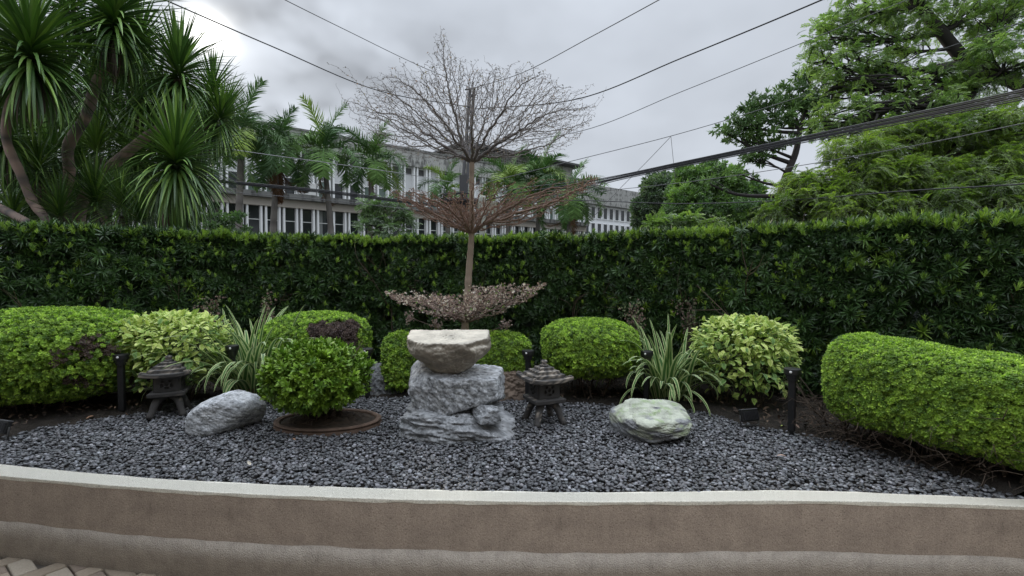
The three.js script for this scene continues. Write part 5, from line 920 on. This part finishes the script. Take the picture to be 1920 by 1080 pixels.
function palm(label, px, py, d, Rpx, seed, { fx = px, n = 18, dead = 0, spear = 1, pale = 0.08, group } = {}) {
  const c = at(px, py, d), base = V((fx - 960) / F * d, 0, c.z), t = thing('palm_tree', label, 'palm', base, 0, group), r = rngOf(seed), R = Rpx / F * d, top = c.clone().sub(base);
  const g = new GB(), q = smoothPts([V(0, 0, 0), V(top.x * 0.35, top.y * 0.5, 0), V(top.x * 0.85, top.y * 0.86, 0)], 24); g.tube(q, q.map((_, k) => lerp(0.15, 0.10, k / 24) * (1 + 0.05 * Math.sin(k * 3))), 9, q.map((p) => { const v = 0.5 + 0.5 * N3(p.y * 6, seed, 1); return [lerp(0.10, 0.22, v), lerp(0.09, 0.20, v), lerp(0.08, 0.18, v)]; })); mesh('trunk', g.build(), M.bark, t);
  const s = new GB(); s.col = [0.13, 0.22, 0.07]; const e = q[24]; s.tube(smoothPts([e, e.clone().lerp(top, 0.5), top], 6), [0.12, 0.115, 0.10, 0.085, 0.07, 0.05, 0.03], 9); mesh('crownshaft', s.build(), M.bark, t);
  for (let k = 0; k < n + dead; k++) {
    const isD = k >= n, a = k * 2.4 + r.g() * 0.35, th = isD ? r.in(2.5, 2.95) : k < spear ? 0.12 : lerp(0.35, 1.75, (k - spear) / (n - spear)), Y = V(Math.cos(a) * Math.sin(th), Math.cos(th), Math.sin(a) * Math.sin(th)), out = V(Math.cos(a), 0, Math.sin(a));
    const Z = V(0, 1, 0).addScaledVector(Y, -Y.y), kind = isD ? 0 : k < spear ? 3 : th < 0.8 ? (r() < 0.5 ? 0 : 1) : r() < 0.5 ? 1 : 2, f = mesh(isD ? 'dead_frond' : 'frond', fronds[kind], isD ? deadFrond : palmMats[r() < pale ? 3 : Math.floor(r() * 3)], t);
    if (Z.lengthSq() < 0.05) Z.copy(out).negate();
    f.applyMatrix4(frame(top.clone().add(V(0, isD ? -0.3 : -0.05, 0)), Y, Z, isD ? V(R * 0.5, R * r.in(0.9, 1.3), R) : R * r.in(1.1, 1.5)));
  }
  return t;
}
palm('dark palm at the left end of the building beside the blade leaved heads', 452, 250, 17, 80, 401, { fx: 446, n: 15 });
palm('palm with hanging dead brown fronds, left of the middle palms', 520, 282, 19, 78, 402, { fx: 508, n: 15, dead: 6, pale: 0.15 });
palm('tallest palm with upright spear leaf before the building, third from left', 608, 285, 20, 80, 403, { fx: 628, n: 14, dead: 1, spear: 2 });
palm('smaller palm with neat round head left of the bare tree', 697, 300, 21, 62, 404, { fx: 692, n: 14, dead: 1 });
palm('palm half hidden just left of the tree trunk and utility pole', 838, 352, 22, 48, 405, { fx: 842, n: 12 });
palm('palm directly right of the tree trunk above the street post', 955, 345, 23, 62, 406, { fx: 950, n: 17, pale: 0.25 });
palm('bright palm in the middle of the right palm group', 1012, 335, 24, 66, 407, { fx: 1005, n: 18, pale: 0.2, dead: 2 });
palm('palm at the right end of the palm group before the far building', 1070, 372, 22, 66, 408, { fx: 1062, n: 16, pale: 0.1, dead: 3 });
// ------------------------------------------------------------------ leafy trees
function sprig(seed, n, L, W, len, { prof = OVATE, droop = 0.4, seg = 2, sway = 0.2 } = {}) {   // a feathered twig
  const r = rngOf(seed), g = new GB(), pts = []; let p = V(0, 0, 0);
  for (let k = 0; k <= 6; k++) { pts.push(p.clone()); const a = droop * k / 6; p.add(V(0, Math.cos(a), -Math.sin(a)).multiplyScalar(len / 6)); }
  g.col = [0.5, 0.4, 0.4]; g.tube(pts, 0.003 + L * 0.02, 3, null, false);
  for (let k = 0; k < n; k++) { const s = (k + 0.5) / n * 6, i = Math.min(5, Math.floor(s)), o = pts[i].clone().lerp(pts[i + 1], s - i); for (const sd of [-1, 1]) { const v = 1 + r.g() * 0.3; g.leaf(o, V(sd, 0.55 + r.g() * 0.2, r.g() * sway), V(0, 0, 1).addScaledVector(r.dir(), 0.3), L * r.in(0.8, 1.15), W, { n: seg, prof, bend: 0.3, fold: 0.1, col: [v, v, v] }); } }
  return g.build();
}
const sprigs = {
  fine: [1, 2, 3].map((s) => sprig(s, 9, 0.075, 0.030, 0.26, { prof: RHOMB, droop: 0.9 })),
  feather: [4, 5, 6].map((s) => sprig(s, 12, 0.060, 0.022, 0.30, { prof: RHOMB, droop: 1.2 })),
  round: [tuft(41, 11, 0.13, 0.062, { prof: OVATE, seg: 2, stem: 0.10, hi: 1.6 }), tuft(42, 12, 0.12, 0.058, { prof: OVATE, seg: 2, stem: 0.10, hi: 1.6 })],
  oblong: [tuft(43, 11, 0.17, 0.062, { prof: OVATE, seg: 2, stem: 0.08, hi: 1.5 }), tuft(44, 9, 0.18, 0.065, { prof: OVATE, seg: 2, stem: 0.08, hi: 1.5 })],
};
function leafyTree(name, label, { base, trunk, r0, blobs, geos, mat = M.clearLeaf, dens, tones, flat = 0.5, clump = 0.5, clumps = 10, bark = [0.055, 0.045, 0.040], seed, limbs = 1, scale = 1, gap = 0 }) {
  const r = rngOf(seed), t = thing(name, label, 'tree', base), g = new GB(), list = [], local = (p) => p.clone().sub(base), tp = smoothPts([V(0, -0.1, 0), ...trunk.map(local)], 24);
  g.col = bark; g.tube(tp, tp.map((_, k) => lerp(r0, r0 * 0.45, k / 24)), 9, tp.map((p) => { const n = 0.75 + 0.5 * (0.5 + 0.5 * N3(p.x * 3, p.y * 5, seed)); return bark.map((b) => b * n); }), false);
  mesh('trunk', g.build(), M.bark, t);
  const lg = new GB();
  blobs.forEach(({ c, rx, ry, rz, k = 1, tone = 0 }) => {
    const o = local(c); let s = tp[24], bd = 1e9; for (const p of tp.slice(8)) { const d = p.distanceTo(o) + Math.max(0, p.y - o.y) * 1.5; if (d < bd) { bd = d; s = p; } }
    const mid = s.clone().lerp(o, 0.55).add(V(r.g() * bd * 0.1, -bd * 0.06, r.g() * bd * 0.1)), lp = smoothPts([s, mid, o], 8), w = Math.min(r0 * 0.5, 0.02 + 0.018 * bd) * limbs; lg.col = bark; lg.tube(lp, lp.map((_, i) => lerp(w, w * 0.3, i / 8)), 6, null, false);
    const n = Math.max(3, Math.round(clumps * k));
    for (let i = 0; i < n; i++) {
      const d = r.dir(), q = Math.cbrt(r.in(0.12, 1)), cc = o.clone().add(V(d.x * rx * q, d.y * ry * q, d.z * rz * q)), cr = clump * Math.min(rx, rz) * r.in(0.55, 1.0), from = lp[3 + Math.floor(r() * 6)];
      const tw = smoothPts([from, from.clone().lerp(cc, 0.5).addScaledVector(r.dir(), 0.12 * from.distanceTo(cc)), cc], 5); lg.tube(tw, tw.map((_, j) => lerp(w * 0.35, 0.008 * scale, j / 5)), 4, null, false);
      const bright = clamp(0.5 + 0.6 * r.g() + tone, 0, 1), m = Math.round(dens * k * cr * cr * 10);
      for (let j = 0; j < m; j++) { const e = r.dir(), f = Math.cbrt(r()), p = cc.clone().add(V(e.x * cr * f, e.y * cr * f * flat, e.z * cr * f)); if (gap && fbm(p.x * 1.6 / scale, p.y * 2.2 / scale, p.z * 1.6, 2) < gap - 0.5) continue; const Y = V(e.x, e.y * 0.5 - 0.05, e.z).addScaledVector(r.dir(), 0.6); list.push({ m: frame(p, Y, V(0, 1, 0).addScaledVector(r.dir(), 0.5), r.in(0.7, 1.25) * scale), c: mixC(tones[0], tones[1], clamp(bright + r.g() * 0.3, 0, 1)) }); }
    }
  });
  mesh('limbs', lg.build(), M.bark, t);
  instances('crown', geos, mat, list, t);
  return list.length;
}
const blob = (px, py, d, rx, ry, o = {}) => ({ c: at(px, py, d), rx: rx / F * d, ry: ry / F * d, rz: (o.rz ?? Math.min(rx, ry)) / F * d, ...o });
const footAt = (px, d) => V((px - 960) / F * d, 0, -d);
leafyTree('small_tree', 'small pale green tree with feathery leaves before the lower windows left of the bare tree', { base: footAt(715, 16), trunk: [at(716, 440, 16), at(720, 400, 16)], r0: 0.07, geos: sprigs.fine, dens: 62, clumps: 9, seed: 501, tones: [C(0.090, 0.180, 0.050), C(0.18, 0.30, 0.08)], blobs: [blob(690, 405, 16, 34, 26), blob(735, 400, 16, 36, 28), blob(712, 425, 15.6, 44, 22), blob(760, 418, 16.4, 18, 18)], flat: 0.6, scale: 1.1 });
leafyTree('small_tree', 'low sparse leafy tree right of the young dracaena before the lower windows', { base: footAt(405, 11), trunk: [at(405, 440, 11), at(408, 390, 11)], r0: 0.08, geos: sprigs.round, dens: 42, clumps: 8, seed: 502, tones: [C(0.055, 0.125, 0.030), C(0.11, 0.21, 0.045)], blobs: [blob(440, 416, 11, 40, 22), blob(405, 420, 11, 30, 26), blob(380, 430, 10.6, 34, 16)], flat: 0.5, scale: 0.8 });
leafyTree('round_tree', 'dense round dark green tree right of the far building', { base: footAt(1240, 40), trunk: [at(1240, 440, 40), at(1240, 400, 40)], r0: 0.25, geos: sprigs.round, dens: 14, clumps: 46, clump: 0.5, seed: 503, tones: [C(0.058, 0.112, 0.044), C(0.125, 0.205, 0.070)], blobs: [blob(1238, 375, 40, 40, 42, { k: 1.4 }), blob(1240, 415, 40, 44, 36), blob(1222, 400, 39, 24, 40)], flat: 0.8, scale: 2.6 });
leafyTree('leafy_tree', 'broad mid green tree between the round tree and the sparse branched tree', { base: footAt(1320, 27), trunk: [at(1320, 440, 27), at(1322, 380, 27)], r0: 0.22, geos: sprigs.round, dens: 20, clumps: 26, seed: 504, tones: [C(0.085, 0.185, 0.040), C(0.210, 0.380, 0.065)], blobs: [blob(1318, 352, 27, 52, 42, { k: 1.4 }), blob(1370, 365, 27, 50, 44, { k: 1.3 }), blob(1290, 385, 26, 36, 30), blob(1345, 405, 26, 66, 32, { k: 1.3 }), blob(1412, 400, 25, 44, 34)], flat: 0.6, scale: 2.0 });
leafyTree('shrub', 'bright green rounded shrub peeping over the hedge below the round tree', { base: footAt(1275, 19), trunk: [at(1275, 440, 19), at(1275, 425, 19)], r0: 0.08, geos: sprigs.fine, dens: 44, clumps: 16, seed: 505, tones: [C(0.140, 0.270, 0.040), C(0.290, 0.450, 0.065)], blobs: [blob(1262, 418, 19, 42, 20), blob(1305, 420, 19, 44, 22), blob(1240, 428, 19, 26, 14)], flat: 0.6, scale: 1.5 });
leafyTree('sparse_tree', 'sparse tree with dark crooked limbs and clumps of oblong leaves against the sky', { base: footAt(1468, 18), trunk: [at(1468, 440, 18), at(1464, 372, 18), at(1474, 330, 18), at(1492, 286, 18), at(1500, 240, 18)], r0: 0.20, geos: sprigs.oblong, mat: M.softLeaf, dens: 15, clumps: 8, clump: 0.7, seed: 506, limbs: 1.3, tones: [C(0.055, 0.115, 0.032), C(0.130, 0.240, 0.055)], bark: [0.035, 0.030, 0.028],
  blobs: [blob(1362, 250, 18, 22, 14), blob(1385, 232, 18, 26, 16), blob(1425, 196, 18, 24, 20), blob(1440, 232, 18, 34, 24), blob(1400, 262, 18, 26, 14), blob(1492, 178, 18, 30, 22), blob(1520, 150, 18, 26, 20), blob(1510, 215, 18, 34, 24), blob(1548, 240, 18, 30, 20), blob(1455, 262, 18, 26, 18), blob(1420, 300, 18, 30, 16), blob(1535, 195, 18, 34, 24), blob(1330, 345, 18, 26, 14, { k: 0.7 }), blob(1385, 325, 18, 26, 10, { k: 0.6 })], flat: 0.6, scale: 1.25 });
{   // bare reddish twigs between the sparse tree and the bright tree
  const base = footAt(1600, 15), t = thing('bare_tree', 'bare thin limbed tree fanning out between the sparse tree and bright green tree', 'tree', base), r = rngOf(507), pts = [];
  for (let k = 0; k < 420; k++) { const a = r.in(-1.25, 1.05), q = Math.sqrt(r.in(0.05, 1)); pts.push(V(Math.sin(a) * q * 2.3, 3.0 + Math.cos(a) * q * 2.0, r.g() * 0.8)); }
  const nodes = colonize(pts, [V(0, 0, 0), V(0, 0.8, 0), V(0, 1.6, 0), V(0.02, 2.4, 0)], { step: 0.14, kill: 0.16, infl: 2.6, iters: 70, rise: 0.06 }, r); nodes[1].par = 0; nodes[2].par = 1; nodes[3].par = 2; thicken(nodes, 0.010, 2.3);
  mesh('branches', branchMesh(nodes, [[0.14, 0.085, 0.075], [0.16, 0.13, 0.12]], 0.12), M.twig, t);
}
leafyTree('large_tree', 'huge fine leaved tree filling the top right corner of the sky', { base: footAt(2050, 13), trunk: [at(2050, 440, 13), at(2010, 260, 12.5), at(1925, 165, 12), at(1815, 116, 12), at(1766, 62, 12), at(1712, -5, 12)], r0: 0.24, geos: sprigs.fine, dens: 60, clumps: 30, clump: 0.46, seed: 508, limbs: 1.0, tones: [C(0.125, 0.245, 0.045), C(0.360, 0.560, 0.100)], bark: [0.030, 0.026, 0.024],
  blobs: [blob(1560, 70, 12, 46, 40, { k: 0.75 }), blob(1545, 115, 12, 40, 34, { k: 0.8 }), blob(1570, 230, 11.6, 60, 30), blob(1680, 250, 11, 70, 34), blob(1830, 240, 10.8, 80, 40), blob(1600, 20, 12, 60, 46), blob(1690, 10, 12, 70, 50), blob(1590, 128, 11.6, 56, 40), blob(1660, 90, 12, 66, 44), blob(1560, 165, 11.6, 44, 32, { k: 0.8 }), blob(1650, 165, 11.5, 66, 40), blob(1740, 150, 11.6, 60, 44), blob(1790, 30, 12, 70, 44), blob(1880, 40, 11.6, 70, 60, { k: 1.2 }), blob(1880, 130, 11, 70, 56, { k: 1.2 }), blob(1800, 190, 11, 70, 40), blob(1720, 215, 11, 70, 32), blob(1620, 215, 11.2, 66, 28), blob(1900, -40, 12, 80, 60), blob(1760, -50, 12, 80, 50), blob(1640, -40, 12, 70, 40)], flat: 0.42, scale: 0.74, gap: 0.47 });
leafyTree('bright_tree', 'bright yellow green feathery tree massing above the right part of the hedge', { base: footAt(1760, 9.6), trunk: [at(1760, 440, 9.6), at(1752, 380, 9.6), at(1765, 300, 9.6)], r0: 0.16, geos: sprigs.feather, dens: 135, clumps: 30, clump: 0.5, seed: 509, tones: [C(0.095, 0.190, 0.018), C(0.290, 0.450, 0.038)], bark: [0.04, 0.034, 0.028],
  blobs: [blob(1610, 290, 9.6, 62, 36), blob(1700, 262, 9.8, 72, 40), blob(1800, 250, 9.6, 70, 40), blob(1895, 240, 9.2, 70, 46), blob(1560, 345, 9.6, 54, 36), blob(1500, 350, 10, 34, 26), blob(1650, 340, 9.2, 70, 40, { k: 1.2 }), blob(1750, 330, 9.2, 76, 40, { k: 1.2 }), blob(1860, 320, 9, 76, 44, { k: 1.2, tone: 0 }), blob(1515, 385, 9.4, 44, 32), blob(1590, 395, 9, 66, 30), blob(1690, 395, 8.8, 76, 30), blob(1800, 385, 8.6, 80, 34, { tone: -0.25 }), blob(1900, 375, 8.4, 60, 40, { tone: -0.35 }), blob(1455, 405, 9.6, 36, 22)], flat: 0.5, scale: 0.8, gap: 0.30 });  // negative tone puts shade into the colour of the lower right clumps
// the darker wood behind, which closes the view under the crowns
leafyTree('background_tree', 'dark green tree behind the bright feathery tree', { base: footAt(1800, 17), trunk: [at(1800, 440, 17), at(1790, 340, 17)], r0: 0.3, geos: sprigs.round, dens: 30, clumps: 24, seed: 510, tones: [C(0.028, 0.060, 0.018), C(0.060, 0.115, 0.030)], blobs: [blob(1620, 390, 17, 90, 40), blob(1740, 350, 17, 90, 60), blob(1860, 330, 17, 90, 70), blob(1850, 410, 16, 90, 40), blob(1960, 300, 17, 80, 80)], flat: 0.6, scale: 1.5 });

renderer.render(scene, camera);
